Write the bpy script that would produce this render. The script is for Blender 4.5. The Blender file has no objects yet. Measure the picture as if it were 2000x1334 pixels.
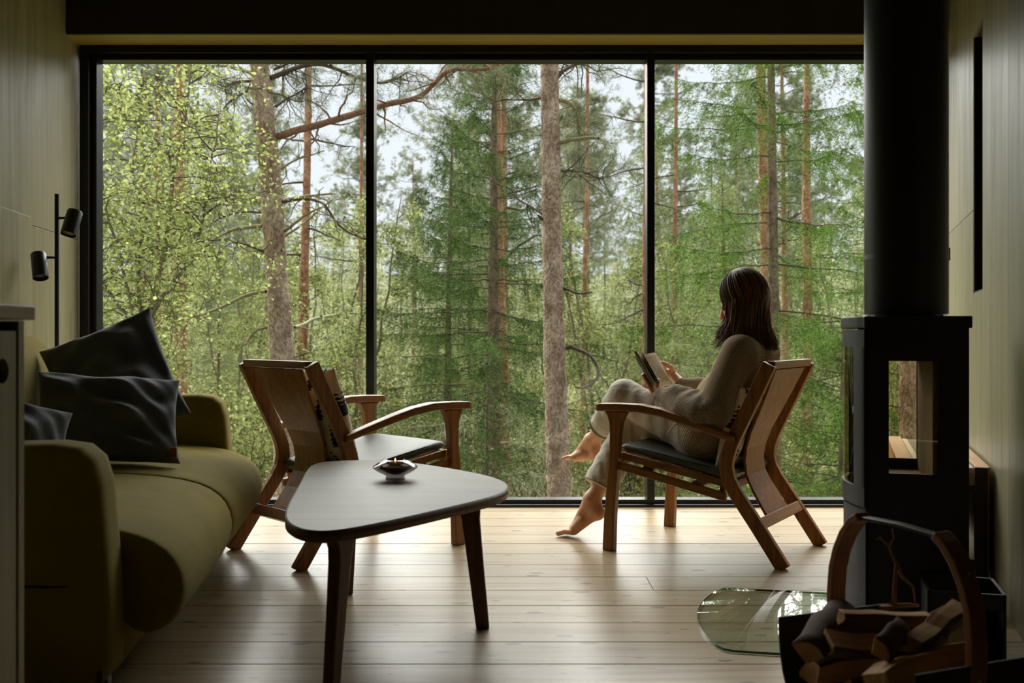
import bpy, bmesh, math, random
import numpy as np
from mathutils import Vector, Matrix

scene = bpy.context.scene
COL = scene.collection
R = math.radians

# ------------------------------------------------------------------ camera, sky, light
EYE = 0.93          # eye height in metres
FPX = 1944.4        # focal length in pixels of the 2000 px wide frame
cam_data = bpy.data.cameras.new('camera')
cam_data.sensor_width = 36.0
cam_data.lens = 35.0
cam_data.shift_y = -12.0 / 2000.0
cam_data.clip_start = 0.05
cam_data.clip_end = 400
cam_data.dof.use_dof = True
cam_data.dof.focus_distance = 4.5
cam_data.dof.aperture_fstop = 4.5
cam = bpy.data.objects.new('camera', cam_data)
COL.objects.link(cam)
cam.location = (0, 0, EYE)
cam.rotation_euler = (R(90), 0, 0)
scene.camera = cam

world = bpy.data.worlds.new('overcast_sky')
scene.world = world
world.use_nodes = True
wn = world.node_tree.nodes
wn['Background'].inputs[0].default_value = (0.88, 0.93, 1.0, 1)
wn['Background'].inputs[1].default_value = 1.12

sun_data = bpy.data.lights.new('sky_dome_sun', 'SUN')  # added unseen lamp, stands in for the brighter overcast sky overhead
sun_data.energy = 16.0
sun_data.angle = R(85)
sun_data.color = (1.0, 0.985, 0.95)
sun = bpy.data.objects.new('sky_dome_sun', sun_data)
COL.objects.link(sun)
sun.location = (-4, 14, 20)
# light travels from high over the forest, slightly from the left, down towards the house
sun.rotation_euler = Vector((0.20, -0.86, -1.0)).to_track_quat('-Z', 'Y').to_euler()

vs = scene.view_settings
vs.view_transform = 'Standard'
vs.look = 'None'
vs.exposure = 0.0
vs.gamma = 1.0
vs.use_curve_mapping = False

# ------------------------------------------------------------------ helpers
def P(x, y, Y):
    """world point seen at pixel (x, y) of the photograph at distance Y"""
    return np.array([(x - 1000.0) * Y / FPX, Y, EYE - (y - 655.0) * Y / FPX])

def link_mesh(name, me, mat=None, parent=None, loc=None, rotz=None, smooth=False, bevel=0.0, seg=2):
    o = bpy.data.objects.new(name, me)
    COL.objects.link(o)
    if mat is not None:
        me.materials.append(mat)
    if parent is not None:
        o.parent = parent
    if loc is not None:
        o.location = loc
    if rotz is not None:
        o.rotation_euler = (0, 0, rotz)
    if smooth:
        me.polygons.foreach_set('use_smooth', np.ones(len(me.polygons), dtype=bool))
    if bevel > 0:
        m = o.modifiers.new('bevel', 'BEVEL')
        m.width = bevel
        m.segments = seg
        m.limit_method = 'ANGLE'
        m.angle_limit = R(40)
    return o

def np_mesh(name, V, F):
    """V (n,3) array, F list of (k,3)/(k,4) index arrays"""
    me = bpy.data.meshes.new(name)
    V = np.asarray(V, dtype=np.float32)
    F = [np.asarray(f, dtype=np.int32) for f in F if len(f)]
    me.vertices.add(len(V))
    me.vertices.foreach_set('co', V.ravel())
    nl = sum(f.size for f in F)
    npoly = sum(len(f) for f in F)
    me.loops.add(nl)
    me.polygons.add(npoly)
    me.loops.foreach_set('vertex_index', np.concatenate([f.ravel() for f in F]))
    tot = np.concatenate([np.full(len(f), f.shape[1], dtype=np.int32) for f in F])
    start = np.concatenate([[0], np.cumsum(tot)[:-1]]).astype(np.int32)
    me.polygons.foreach_set('loop_start', start)
    me.update(calc_edges=True)
    me.validate()
    return me

class MB:
    """collects vertices and faces of one mesh"""
    def __init__(self):
        self.v = []; self.f = []
    def add(self, verts, faces):
        o = len(self.v)
        self.v.extend([tuple(map(float, p)) for p in verts])
        self.f.extend([tuple(i + o for i in q) for q in faces])
        return self
    def box(self, c, s, rot=None):
        c = Vector(c); hx, hy, hz = s[0] / 2, s[1] / 2, s[2] / 2
        pts = [Vector((sx * hx, sy * hy, sz * hz)) for sx in (-1, 1) for sy in (-1, 1) for sz in (-1, 1)]
        if rot is not None:
            pts = [rot @ p for p in pts]
        pts = [p + c for p in pts]
        return self.add(pts, [(0, 1, 3, 2), (4, 6, 7, 5), (0, 4, 5, 1), (2, 3, 7, 6), (0, 2, 6, 4), (1, 5, 7, 3)])
    def mm(self, x0, x1, y0, y1, z0, z1):
        return self.box(((x0 + x1) / 2, (y0 + y1) / 2, (z0 + z1) / 2), (x1 - x0, y1 - y0, z1 - z0))
    def rings(self, rings, cap=True, closed=False):
        n = len(rings[0]); verts = [p for r in rings for p in r]; faces = []
        m = len(rings)
        for i in range(m if closed else m - 1):
            a = i * n; b = ((i + 1) % m) * n
            for j in range(n):
                k = (j + 1) % n
                faces.append((a + j, a + k, b + k, b + j))
        if cap and not closed:
            faces.append(tuple(range(n))[::-1])
            faces.append(tuple((m - 1) * n + j for j in range(n)))
        return self.add(verts, faces)
    def beam(self, stations):
        """stations: (center, half vector a, half vector b)"""
        rs = []
        for c, a, b in stations:
            c, a, b = Vector(c), Vector(a), Vector(b)
            rs.append([c - a - b, c + a - b, c + a + b, c - a + b])
        return self.rings(rs)
    def strip(self, pts, width, y0, y1):
        """bent board: centre line pts (u, z), in-plane width, from y0 to y1 (numbers or per-point lists)"""
        st = []
        n = len(pts)
        for i, (u, z) in enumerate(pts):
            a = pts[max(0, i - 1)]; b = pts[min(n - 1, i + 1)]
            t = Vector((b[0] - a[0], 0, b[1] - a[1])).normalized()
            nrm = Vector((t.z, 0, -t.x))
            w = width[i] if isinstance(width, (list, tuple)) else width
            ya = y0[i] if isinstance(y0, (list, tuple)) else y0
            yb = y1[i] if isinstance(y1, (list, tuple)) else y1
            st.append(((u, (ya + yb) / 2, z), nrm * w / 2, (0, (yb - ya) / 2, 0)))
        return self.beam(st)
    def tube(self, path, rad, n=10, cap=True, closed=False):
        path = [Vector(p) for p in path]
        m = len(path); rs = []
        if not isinstance(rad, (list, tuple, np.ndarray)):
            rad = [rad] * m
        ref = None
        for i, p in enumerate(path):
            if closed:
                t = path[(i + 1) % m] - path[i - 1]
            else:
                t = path[min(m - 1, i + 1)] - path[max(0, i - 1)]
            t.normalize()
            if ref is None:
                ref = Vector((0, 0, 1)) if abs(t.z) < .9 else Vector((1, 0, 0))
            a = (ref - t * ref.dot(t)).normalized(); ref = a
            b = t.cross(a)
            rs.append([p + (a * math.cos(2 * math.pi * k / n) + b * math.sin(2 * math.pi * k / n)) * rad[i] for k in range(n)])
        return self.rings(rs, cap, closed)
    def lathe(self, prof, n=32, c=(0, 0, 0), ax=None, cap=True):
        """prof: (r, z) list; ax: rotation matrix"""
        rs = []
        for r, z in prof:
            ring = [Vector((r * math.cos(2 * math.pi * k / n), r * math.sin(2 * math.pi * k / n), z)) for k in range(n)]
            if ax is not None:
                ring = [ax @ p for p in ring]
            rs.append([p + Vector(c) for p in ring])
        return self.rings(rs, cap)
    def prism(self, poly, z0, z1):
        n = len(poly)
        verts = [(x, y, z0) for x, y in poly] + [(x, y, z1) for x, y in poly]
        faces = [tuple(range(n))[::-1], tuple(range(n, 2 * n))] + [(i, (i + 1) % n, n + (i + 1) % n, n + i) for i in range(n)]
        return self.add(verts, faces)
    def build(self, name, mat, parent=None, smooth=False, bevel=0.0, seg=2, loc=None, rotz=None):
        me = bpy.data.meshes.new(name)
        me.from_pydata(self.v, [], self.f)
        bm = bmesh.new(); bm.from_mesh(me)
        bmesh.ops.recalc_face_normals(bm, faces=bm.faces)
        bm.to_mesh(me); bm.free()
        return link_mesh(name, me, mat, parent, loc, rotz, smooth, bevel, seg)

def auto_smooth(o, deg=40):
    me = o.data
    me.polygons.foreach_set('use_smooth', np.ones(len(me.polygons), dtype=bool))
    bm = bmesh.new(); bm.from_mesh(me)
    for e in bm.edges:
        if len(e.link_faces) == 2 and e.calc_face_angle(0) > R(deg):
            e.smooth = False
    bm.to_mesh(me); bm.free()
    return o

def tag(o, label=None, cat=None, group=None, kind=None):
    if label: o['label'] = label
    if cat: o['category'] = cat
    if group: o['group'] = group
    if kind: o['kind'] = kind
    return o

def thing(name, label, cat, loc=(0, 0, 0), rotz=0.0, group=None):
    o = bpy.data.objects.new(name, None)
    o.empty_display_size = 0.1
    COL.objects.link(o)
    o.location = tuple(float(q) for q in loc); o.rotation_euler = (0, 0, rotz)
    return tag(o, label, cat, group)

def copy_tree(o, parent=None):
    c = o.copy(); COL.objects.link(c)
    if parent is not None:
        c.parent = parent
    for ch in [q for q in list(bpy.data.objects) if q.parent == o]:
        copy_tree(ch, c)
    return c

def cushion_mesh(name, L, W, T, n=28, sharp=2.2, pinch=0.06, wrinkle=0.0, seed=0, ex=2.0):
    """soft pillow in the xy plane, thickness along z; corners pulled out"""
    rng = np.random.default_rng(seed)
    a = np.linspace(-1, 1, n + 1)
    A, B = np.meshgrid(a, a, indexing='ij')
    s = lambda t: np.sign(t) * (1 - (1 - np.abs(t)) ** 1.35)
    A2, B2 = s(A), s(B)
    X = A2 * L / 2 * (1 - pinch * (1 - B2 ** 2) * np.abs(A2) ** 3)
    Y = B2 * W / 2 * (1 - pinch * (1 - A2 ** 2) * np.abs(B2) ** 3)
    th = T / 2 * (np.clip(1 - np.abs(A2) ** ex, 0, 1) * np.clip(1 - np.abs(B2) ** ex, 0, 1)) ** (1 / sharp)
    wr = np.zeros_like(X)
    if wrinkle:
        for _ in range(9):
            k = rng.normal(size=2) * 5; ph = rng.uniform(0, 6.28)
            wr += np.sin(A * k[0] * 1.6 + B * k[1] * 1.6 + ph + 1.3 * np.sin(A * 2 + ph))
        wr *= wrinkle / 9 * 2.2
    env = np.clip(th / (T / 2), 0, 1)
    top = np.stack([X, Y, th + wr * env], -1).reshape(-1, 3)
    bot = np.stack([X, Y, -th + wr * env * .6], -1).reshape(-1, 3)
    m = n + 1
    idx = np.arange(m * m).reshape(m, m)
    q = np.stack([idx[:-1, :-1], idx[1:, :-1], idx[1:, 1:], idx[:-1, 1:]], -1).reshape(-1, 4)
    q2 = q[:, ::-1] + m * m
    V = np.concatenate([top, bot])
    border = np.zeros((m, m), bool); border[0] = border[-1] = True; border[:, 0] = border[:, -1] = True
    remap = np.arange(2 * m * m)
    bi = idx[border]; remap[bi + m * m] = bi
    F = remap[np.concatenate([q, q2])]
    used = np.unique(F); inv = np.zeros(2 * m * m, int); inv[used] = np.arange(len(used))
    return np_mesh(name, V[used], [inv[F]])

# ------------------------------------------------------------------ materials
def new_mat(name):
    m = bpy.data.materials.new(name); m.use_nodes = True
    nt = m.node_tree
    return m, nt, nt.nodes['Principled BSDF']

def N(nt, t, **kw):
    n = nt.nodes.new(t)
    for k, v in kw.items():
        setattr(n, k, v)
    return n

def srgb(r, g, b):
    f = lambda c: (c / 255 / 12.92) if c / 255 <= .04045 else ((c / 255 + .055) / 1.055) ** 2.4
    return (f(r), f(g), f(b), 1)

def ramp(nt, fac, stops):
    r = N(nt, 'ShaderNodeValToRGB')
    while len(r.color_ramp.elements) < len(stops):
        r.color_ramp.elements.new(.5)
    for e, (p, c) in zip(r.color_ramp.elements, stops):
        e.position = p; e.color = c
    nt.links.new(fac, r.inputs[0])
    return r.outputs[0]

def coords(nt, scale=(1, 1, 1), rnd=True, kind='Object'):
    tc = N(nt, 'ShaderNodeTexCoord')
    mp = N(nt, 'ShaderNodeMapping')
    nt.links.new(tc.outputs[kind], mp.inputs[0])
    mp.inputs['Scale'].default_value = scale
    if rnd:
        oi = N(nt, 'ShaderNodeObjectInfo')
        vm = N(nt, 'ShaderNodeVectorMath', operation='SCALE')
        cb = N(nt, 'ShaderNodeCombineXYZ')
        for i in range(3):
            nt.links.new(oi.outputs['Random'], cb.inputs[i])
        nt.links.new(cb.outputs[0], vm.inputs[0]); vm.inputs['Scale'].default_value = 37.0
        nt.links.new(vm.outputs[0], mp.inputs['Location'])
    return mp.outputs[0]

def noise(nt, vec, scale=5, detail=4, rough=.55, dist=0):
    n = N(nt, 'ShaderNodeTexNoise')
    n.inputs['Scale'].default_value = scale; n.inputs['Detail'].default_value = detail
    n.inputs['Roughness'].default_value = rough; n.inputs['Distortion'].default_value = dist
    nt.links.new(vec, n.inputs['Vector'])
    return n.outputs['Fac']

def bump(nt, height, strength, dist, bsdf, prev=None):
    b = N(nt, 'ShaderNodeBump')
    b.inputs['Strength'].default_value = strength; b.inputs['Distance'].default_value = dist
    nt.links.new(height, b.inputs['Height'])
    if prev is not None:
        nt.links.new(prev, b.inputs['Normal'])
    nt.links.new(b.outputs[0], bsdf.inputs['Normal'])
    return b.outputs[0]

def mixc(nt, fac, a, b, mode='MIX'):
    m = N(nt, 'ShaderNodeMix', data_type='RGBA', blend_type=mode)
    for s, v in (('Factor', fac), ('A', a), ('B', b)):
        sock = [q for q in m.inputs if q.name == s and (q.type == 'VALUE' if s == 'Factor' else q.type == 'RGBA')][0]
        if isinstance(v, (int, float)) or isinstance(v, tuple):
            sock.default_value = v
        else:
            nt.links.new(v, sock)
    return [q for q in m.outputs if q.type == 'RGBA'][0]

def mth(nt, op, a, b=None, c=None):
    n = N(nt, 'ShaderNodeMath', operation=op)
    for i, v in enumerate((a, b, c)):
        if v is None: continue
        if isinstance(v, (int, float)): n.inputs[i].default_value = v
        else: nt.links.new(v, n.inputs[i])
    return n.outputs[0]

def plain(name, col, rough=.5, metal=0.0, var=.12, scale=20, bmp=0.0, spec=.5, sheen=0.0):
    m, nt, b = new_mat(name)
    vec = coords(nt)
    f = noise(nt, vec, scale, 4)
    c2 = tuple(min(1, q * (1 + var)) for q in col[:3]) + (1,)
    c1 = tuple(q * (1 - var) for q in col[:3]) + (1,)
    nt.links.new(ramp(nt, f, [(.3, c1), (.7, c2)]), b.inputs['Base Color'])
    b.inputs['Roughness'].default_value = rough
    b.inputs['Metallic'].default_value = metal
    b.inputs['Specular IOR Level'].default_value = spec
    if sheen:
        b.inputs['Sheen Weight'].default_value = sheen
        b.inputs['Sheen Roughness'].default_value = .4
    if bmp:
        bump(nt, noise(nt, vec, scale * 8, 3), bmp, .002, b)
    return m

def wood(name, dark, light, axis=0, rough=.4, scale=1.0, bmp=.12, streak=9.0, spec=.5):
    m, nt, b = new_mat(name)
    sc = [streak * 4 * scale] * 3; sc[axis] = 1.1 * scale
    vec = coords(nt, tuple(sc))
    f = noise(nt, vec, 1.0, 6, .62, .8)
    sc2 = [60 * scale * 2] * 3; sc2[axis] = 3 * scale
    vec2 = coords(nt, tuple(sc2))
    f2 = noise(nt, vec2, 1.0, 3, .5)
    fm = mth(nt, 'ADD', mth(nt, 'MULTIPLY', f, .7), mth(nt, 'MULTIPLY', f2, .3))
    nt.links.new(ramp(nt, fm, [(.32, dark), (.68, light)]), b.inputs['Base Color'])
    b.inputs['Roughness'].default_value = rough
    b.inputs['Specular IOR Level'].default_value = spec
    bump(nt, f2, bmp, .002, b)
    return m

def fabric(name, c1, c2, scale=260, rough=.95, bmp=.35, big=3.0, sheen=.3):
    m, nt, b = new_mat(name)
    vec = coords(nt)
    f = noise(nt, vec, big, 4)
    g = noise(nt, vec, scale, 2)
    fm = mth(nt, 'ADD', mth(nt, 'MULTIPLY', f, .55), mth(nt, 'MULTIPLY', g, .45))
    nt.links.new(ramp(nt, fm, [(.3, c1), (.7, c2)]), b.inputs['Base Color'])
    b.inputs['Roughness'].default_value = rough
    b.inputs['Sheen Weight'].default_value = sheen
    b.inputs['Sheen Roughness'].default_value = .5
    b.inputs['Specular IOR Level'].default_value = .2
    bump(nt, g, bmp, .0015, b)
    return m

def pane_mat(name, tint, ior=1.45, rough=0.0, refl=1.0):
    m = bpy.data.materials.new(name); m.use_nodes = True
    nt = m.node_tree; nt.nodes.clear()
    out = N(nt, 'ShaderNodeOutputMaterial'); mx = N(nt, 'ShaderNodeMixShader')
    tr = N(nt, 'ShaderNodeBsdfTransparent'); gl = N(nt, 'ShaderNodeBsdfGlossy'); fr = N(nt, 'ShaderNodeFresnel')
    tr.inputs[0].default_value = tint
    gl.inputs['Roughness'].default_value = rough
    gl.inputs[0].default_value = (refl, refl, refl, 1)
    fr.inputs[0].default_value = ior
    geo = N(nt, 'ShaderNodeNewGeometry')     # a thin pane: mirror only at the face the light meets first
    fac = mth(nt, 'MULTIPLY', fr.outputs[0], mth(nt, 'SUBTRACT', 1.0, geo.outputs['Backfacing']))
    nt.links.new(fac, mx.inputs[0]); nt.links.new(tr.outputs[0], mx.inputs[1]); nt.links.new(gl.outputs[0], mx.inputs[2])
    nt.links.new(mx.outputs[0], out.inputs[0])
    return m

def dim(c, k): return tuple(q * k for q in c[:3]) + (1,)
def leaf_mat(name, dark, light, transl=.35, scale=2.0, k=.92):
    dark, light = dim(dark, k * .55), dim(light, k * 1.08)
    m = bpy.data.materials.new(name); m.use_nodes = True
    nt = m.node_tree; nt.nodes.clear()
    out = N(nt, 'ShaderNodeOutputMaterial'); mx = N(nt, 'ShaderNodeMixShader')
    d = N(nt, 'ShaderNodeBsdfDiffuse'); t = N(nt, 'ShaderNodeBsdfTranslucent')
    geo = N(nt, 'ShaderNodeNewGeometry')
    vec = coords(nt)
    f = mth(nt, 'ADD', mth(nt, 'MULTIPLY', geo.outputs['Random Per Island'], .42), mth(nt, 'MULTIPLY', noise(nt, vec, scale, 3, .6), .58))
    c = ramp(nt, f, [(.28, dark), (.70, light)])
    nt.links.new(c, d.inputs[0]); nt.links.new(c, t.inputs[0])
    mx.inputs[0].default_value = transl
    nt.links.new(d.outputs[0], mx.inputs[1]); nt.links.new(t.outputs[0], mx.inputs[2])
    nt.links.new(mx.outputs[0], out.inputs[0])
    return m

def bark(name, cols, scale=1.0, bmp=.8, along=.6, k=.95):
    cols = [dim(c, k) for c in cols]
    m, nt, b = new_mat(name)
    vec = coords(nt, (1, 1, along))
    v = N(nt, 'ShaderNodeTexVoronoi'); v.feature = 'F1'
    v.inputs['Scale'].default_value = 22 * scale
    n0 = N(nt, 'ShaderNodeTexNoise'); n0.inputs['Scale'].default_value = 9 * scale
    nt.links.new(vec, n0.inputs['Vector'])
    add = N(nt, 'ShaderNodeVectorMath', operation='MULTIPLY_ADD')
    nt.links.new(n0.outputs['Color'], add.inputs[0]); add.inputs[1].default_value = (.14, .14, .14)
    nt.links.new(vec, add.inputs[2])
    nt.links.new(add.outputs[0], v.inputs['Vector'])
    f = noise(nt, vec, 5 * scale, 5, .65)
    fm = mth(nt, 'ADD', mth(nt, 'MULTIPLY', v.outputs['Distance'], .35), mth(nt, 'MULTIPLY', f, .8))
    nt.links.new(ramp(nt, fm, [(.25, cols[2]), (.5, cols[1]), (.75, cols[0])]), b.inputs['Base Color'])
    b.inputs['Roughness'].default_value = .9
    b.inputs['Specular IOR Level'].default_value = .2
    inv = mth(nt, 'SUBTRACT', 1.0, v.outputs['Distance'])
    bump(nt, mth(nt, 'ADD', inv, f), bmp, .02, b)
    return m

M = {}
M['oak'] = wood('oak_stained', srgb(100, 60, 22), srgb(172, 116, 52), 2, .42)
M['oak_arm'] = wood('oak_stained_lengthwise', srgb(96, 58, 22), srgb(164, 110, 50), 0, .4)
M['oak_cross'] = wood('oak_stained_crosswise', srgb(106, 66, 28), srgb(172, 118, 58), 1, .4)
M['table_top'] = wood('table_top_oak', srgb(96, 92, 78), srgb(124, 118, 102), 0, .5, .7, .05, 7, .3)
M['table_leg'] = wood('table_leg_oak', srgb(74, 42, 24), srgb(110, 66, 38), 2, .4)
M['black_metal'] = plain('black_powder_metal', (.012, .012, .014, 1), .38, .0, .1, 30)
M['frame_metal'] = plain('black_window_metal', (.010, .011, .014, 1), .32, .3, .1, 30)
M['stove'] = plain('stove_cast_iron', (.014, .014, .016, 1), .5, .2, .15, 40, .15)
M['pane'] = pane_mat('window_glass', (.965, .975, .965, 1), 1.5)
M['smoke_glass'] = pane_mat('stove_glass', (.88, .85, .78, 1), 1.45)
M['plate_glass'] = pane_mat('hearth_glass', (.92, .96, .93, 1), 1.5)
M['glass_edge'] = plain('hearth_glass_edge', srgb(20, 120, 92), .1, 0, .2, 30)
M['velvet'] = fabric('olive_velvet', (.150, .112, .008, 1), (.270, .208, .026, 1), 300, .9, .2, 4, .04)
M['wool'] = fabric('charcoal_wool', srgb(62, 66, 72), srgb(104, 108, 114), 220, .95, .5, 5, .3)
M['leather_tag'] = plain('brown_leather_tag', srgb(120, 66, 38), .6)
M['pad'] = plain('grey_leather', srgb(76, 78, 68), .5, 0, .08, 8, .06, .35)
M['pad_dark'] = plain('dark_leather', srgb(24, 22, 22), .4, 0, .1, 30, .1)
M['white_paint'] = plain('white_enamel', srgb(215, 210, 198), .4, 0, .03)
# ------------------------------------------------------------------ room shell
YW = 5.37                       # plane of the window frame
def XL(Y): return -2.345 + .139 * (YW - Y)
def XR(Y): return 2.335 - .334 * (YW - Y)
ROTL = math.atan2(-.990, .138)  # wall frames: local x runs from the window towards the camera
ROTR = math.atan2(-.9485, -.3168)

def ply(name, streak_scale=1.0):
    m, nt, b = new_mat(name)
    vec = coords(nt, (7, 7, .55))
    f = noise(nt, vec, 1.6 * streak_scale, 7, .65, .6)
    vec2 = coords(nt, (60, 60, 1.2))
    g = noise(nt, vec2, 1.0, 3)
    big = noise(nt, coords(nt, (1, 1, .5)), 1.3, 3)
    fm = mth(nt, 'ADD', mth(nt, 'ADD', mth(nt, 'MULTIPLY', f, .58), mth(nt, 'MULTIPLY', g, .08)), mth(nt, 'MULTIPLY', big, .34))
    nt.links.new(ramp(nt, fm, [(.28, srgb(100, 94, 66)), (.46, srgb(146, 138, 104)), (.68, srgb(172, 164, 130))]), b.inputs['Base Color'])
    nt.links.new(ramp(nt, f, [(.3, (.5, .5, .5, 1)), (.7, (.34, .34, .34, 1))]), b.inputs['Roughness'])
    bump(nt, g, .10, .002, b)
    return m
M['ply'] = ply('stained_plywood')
M['core'] = plain('wall_core', srgb(92, 84, 58), .8)
M['niche'] = plain('niche_black_brown', srgb(22, 18, 14), .7)  # flat black brown, also used inside the kitchen cabinet

def floor_mat():
    m, nt, b = new_mat('pale_pine_boards')
    vec = coords(nt, (1.2, 22, 22))
    f = noise(nt, vec, 1.0, 6, .6, 1.2)
    col = ramp(nt, f, [(.28, srgb(146, 120, 86)), (.5, srgb(172, 150, 116)), (.72, srgb(184, 166, 134))])
    # knots: sparse dark lens-shaped spots
    kv = coords(nt, (2.2, 5.5, 1.0))
    v = N(nt, 'ShaderNodeTexVoronoi'); v.voronoi_dimensions = '2D'; v.inputs['Scale'].default_value = 2.1
    nt.links.new(kv, v.inputs['Vector'])
    wob = noise(nt, coords(nt, (14, 30, 1)), 1.0, 2)
    d = mth(nt, 'ADD', v.outputs['Distance'], mth(nt, 'MULTIPLY', mth(nt, 'SUBTRACT', wob, .5), .12))
    sep = N(nt, 'ShaderNodeSeparateColor'); nt.links.new(v.outputs['Color'], sep.inputs[0])
    size = mth(nt, 'MULTIPLY', mth(nt, 'SUBTRACT', sep.outputs[0], .28), .17)
    kn = mth(nt, 'SUBTRACT', 1.0, mth(nt, 'MULTIPLY', mth(nt, 'SUBTRACT', d, size), 26.0))
    kn2 = N(nt, 'ShaderNodeClamp'); nt.links.new(kn, kn2.inputs[0])
    kf = mth(nt, 'MULTIPLY', kn2.outputs[0], mth(nt, 'MULTIPLY_ADD', sep.outputs[1], .45, .45))
    col2 = mixc(nt, kf, col, srgb(72, 52, 34))
    oi = N(nt, 'ShaderNodeObjectInfo')
    tint = ramp(nt, oi.outputs['Random'], [(0, (.86, .85, .83, 1)), (1, (1, 1, 1, 1))])
    nt.links.new(mixc(nt, 1.0, col2, tint, 'MULTIPLY'), b.inputs['Base Color'])
    b.inputs['Roughness'].default_value = .30
    b.inputs['Specular IOR Level'].default_value = .55
    bump(nt, f, .05, .002, b)
    return m
M['floor'] = floor_mat()

floor = MB().mm(-2.5, 2.75, -3.3, 5.60, -.30, -.022).build('floor', M['core'])
tag(floor, 'pale knotty pine plank floor', kind='structure')
rng = random.Random(4)
Y0 = 2.816; PITCH = .2035
k = -30
while True:
    ya = Y0 + k * PITCH; yb = min(ya + PITCH, 5.372)
    if ya > 5.36: break
    ym = (ya + yb) / 2
    if ya < -3.25:
        k += 1; continue
    xl = XL(ym) - .06
    xr = XR(ym) + .06 if ym > 2.4 else 2.66
    if abs(ya - 3.63) < .05:
        cuts = [.517]
    else:
        cuts = [rng.uniform(xl + .2, xr - .2)] if rng.random() < .35 and (ya > 4.3 or ya < 2.6) else []
    xs = [xl] + cuts + [xr]
    for a, b_ in zip(xs[:-1], xs[1:]):
        cx = (a + b_) / 2
        h = rng.uniform(-.0004, .0004)
        mb = MB().mm(a - cx + .0007, b_ - cx - .0007, -(yb - ya) / 2 + .0015, (yb - ya) / 2 - .0015, -.022, h)
        mb.build('floorboard', M['floor'], floor, bevel=.0012, seg=1, loc=(cx, ym, 0))
    k += 1

CEIL = 2.95
# left wall
wl = MB().mm(-.24, 8.75, -.20, -.012, 0, CEIL).build('wall_left', M['core'], loc=(XL(YW), YW, 0), rotz=ROTL)
tag(wl, 'plywood wall stained grey green behind the olive sofa', kind='structure')
MB().mm(-.02, .755, -.012, 0, 0, 1.444).build('plywood_panel', M['ply'], wl, bevel=.0015, seg=1)
MB().mm(.757, 3.0, -.012, .014, 0, 1.478).build('plywood_panel', M['ply'], wl, bevel=.0015, seg=1)
for a, b_ in ((-.02, 1.22), (1.2225, 2.44), (2.4425, 3.66), (3.6625, 4.88), (4.8825, 6.1), (6.1025, 8.7)):
    MB().mm(a, b_, -.012, 0, 1.4795 if a > .7 else 1.4465, CEIL).build('plywood_panel', M['ply'], wl, bevel=.001, seg=1)
for a, b_ in ((3.0025, 4.2), (4.2025, 5.4), (5.4025, 6.6), (6.6025, 8.7)):
    MB().mm(a, b_, -.012, 0, 0, 1.477).build('plywood_panel', M['ply'], wl, bevel=.001, seg=1)
# right wall with the tall dark niche
NX0, NX1, NZ0, NZ1 = 1.2546, 1.5446, 1.106, 2.178
mb = MB()
mb.mm(-.24, NX0, .012, .22, 0, CEIL); mb.mm(NX1, 3.13, .012, .22, 0, CEIL)
mb.mm(NX0, NX1, .012, .22, 0, NZ0); mb.mm(NX0, NX1, .012, .22, NZ1, CEIL); mb.mm(NX0, NX1, .17, .22, NZ0, NZ1)
wr = mb.build('wall_right', M['core'], loc=(XR(YW), YW, 0), rotz=ROTR)
tag(wr, 'plywood wall stained grey green behind the black stove', kind='structure')
for a, b_, z0, z1 in ((-.02, NX0, 0, 1.455), (NX1, 2.2, 0, CEIL), (2.202, 3.13, 0, CEIL), (NX0, NX1, 0, NZ0), (-.02, NX0, 1.457, CEIL), (NX0, NX1, NZ1, CEIL)):
    MB().mm(a, b_, 0, .012, z0, z1).build('plywood_panel', M['ply'], wr, bevel=.0008, seg=1)
lin = MB()
lin.mm(NX0, NX0 + .008, .004, .17, NZ0, NZ1); lin.mm(NX1 - .008, NX1, .004, .17, NZ0, NZ1)
lin.mm(NX0 + .008, NX1 - .008, .16, .17, NZ0, NZ1); lin.mm(NX0 + .008, NX1 - .008, .004, .16, NZ0, NZ0 + .008)
n_ = lin.build('niche_lining', M['niche'], wr)
n_['label'] = 'tall narrow dark niche in the plywood wall'
# rest of the room behind the camera
tag(MB().mm(XR(2.4) , 2.8, 2.2, 2.4, 0, CEIL).build('wall_near_right', M['ply']), 'plywood return wall beside the stove corner', kind='structure')
tag(MB().mm(2.6, 2.8, -3.4, 2.2, 0, CEIL).build('wall_far_right', M['ply']), 'plywood side wall of the kitchen end', kind='structure')
tag(MB().mm(-1.4, 2.8, -3.4, -3.2, 0, CEIL).build('wall_back', M['ply']), 'plywood wall at the back of the cabin', kind='structure')
tag(MB().mm(-2.75, 2.85, -3.4, 5.75, CEIL, CEIL + .22).build('ceiling', M['ply']), 'plywood ceiling of the cabin', kind='structure')
wf = MB().mm(-2.44, 2.40, 5.19, 5.62, 2.50, CEIL).build('wall_front', M['core'])
tag(wf, 'dark stained lintel above the wide window', kind='structure')
MB().mm(-2.44, 2.40, 5.17, 5.19, 2.497, CEIL).build('lintel_board', wood('dark_stained_board', srgb(26, 18, 10), srgb(42, 30, 18), 2, .6, .6), wf, bevel=.001, seg=1)
MB().mm(-2.44, 2.40, 5.19, 5.40, 2.4965, 2.4995).build('soffit_board', wood('soffit_ply', srgb(150, 128, 62), srgb(182, 160, 90), 0, .5, .6), wf)
tag(MB().mm(-2.6, 2.6, 5.6, 5.7, -1.6, -.03).build('trim_1', M['frame_metal']), 'black sill board under the window outside', kind='structure')

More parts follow.
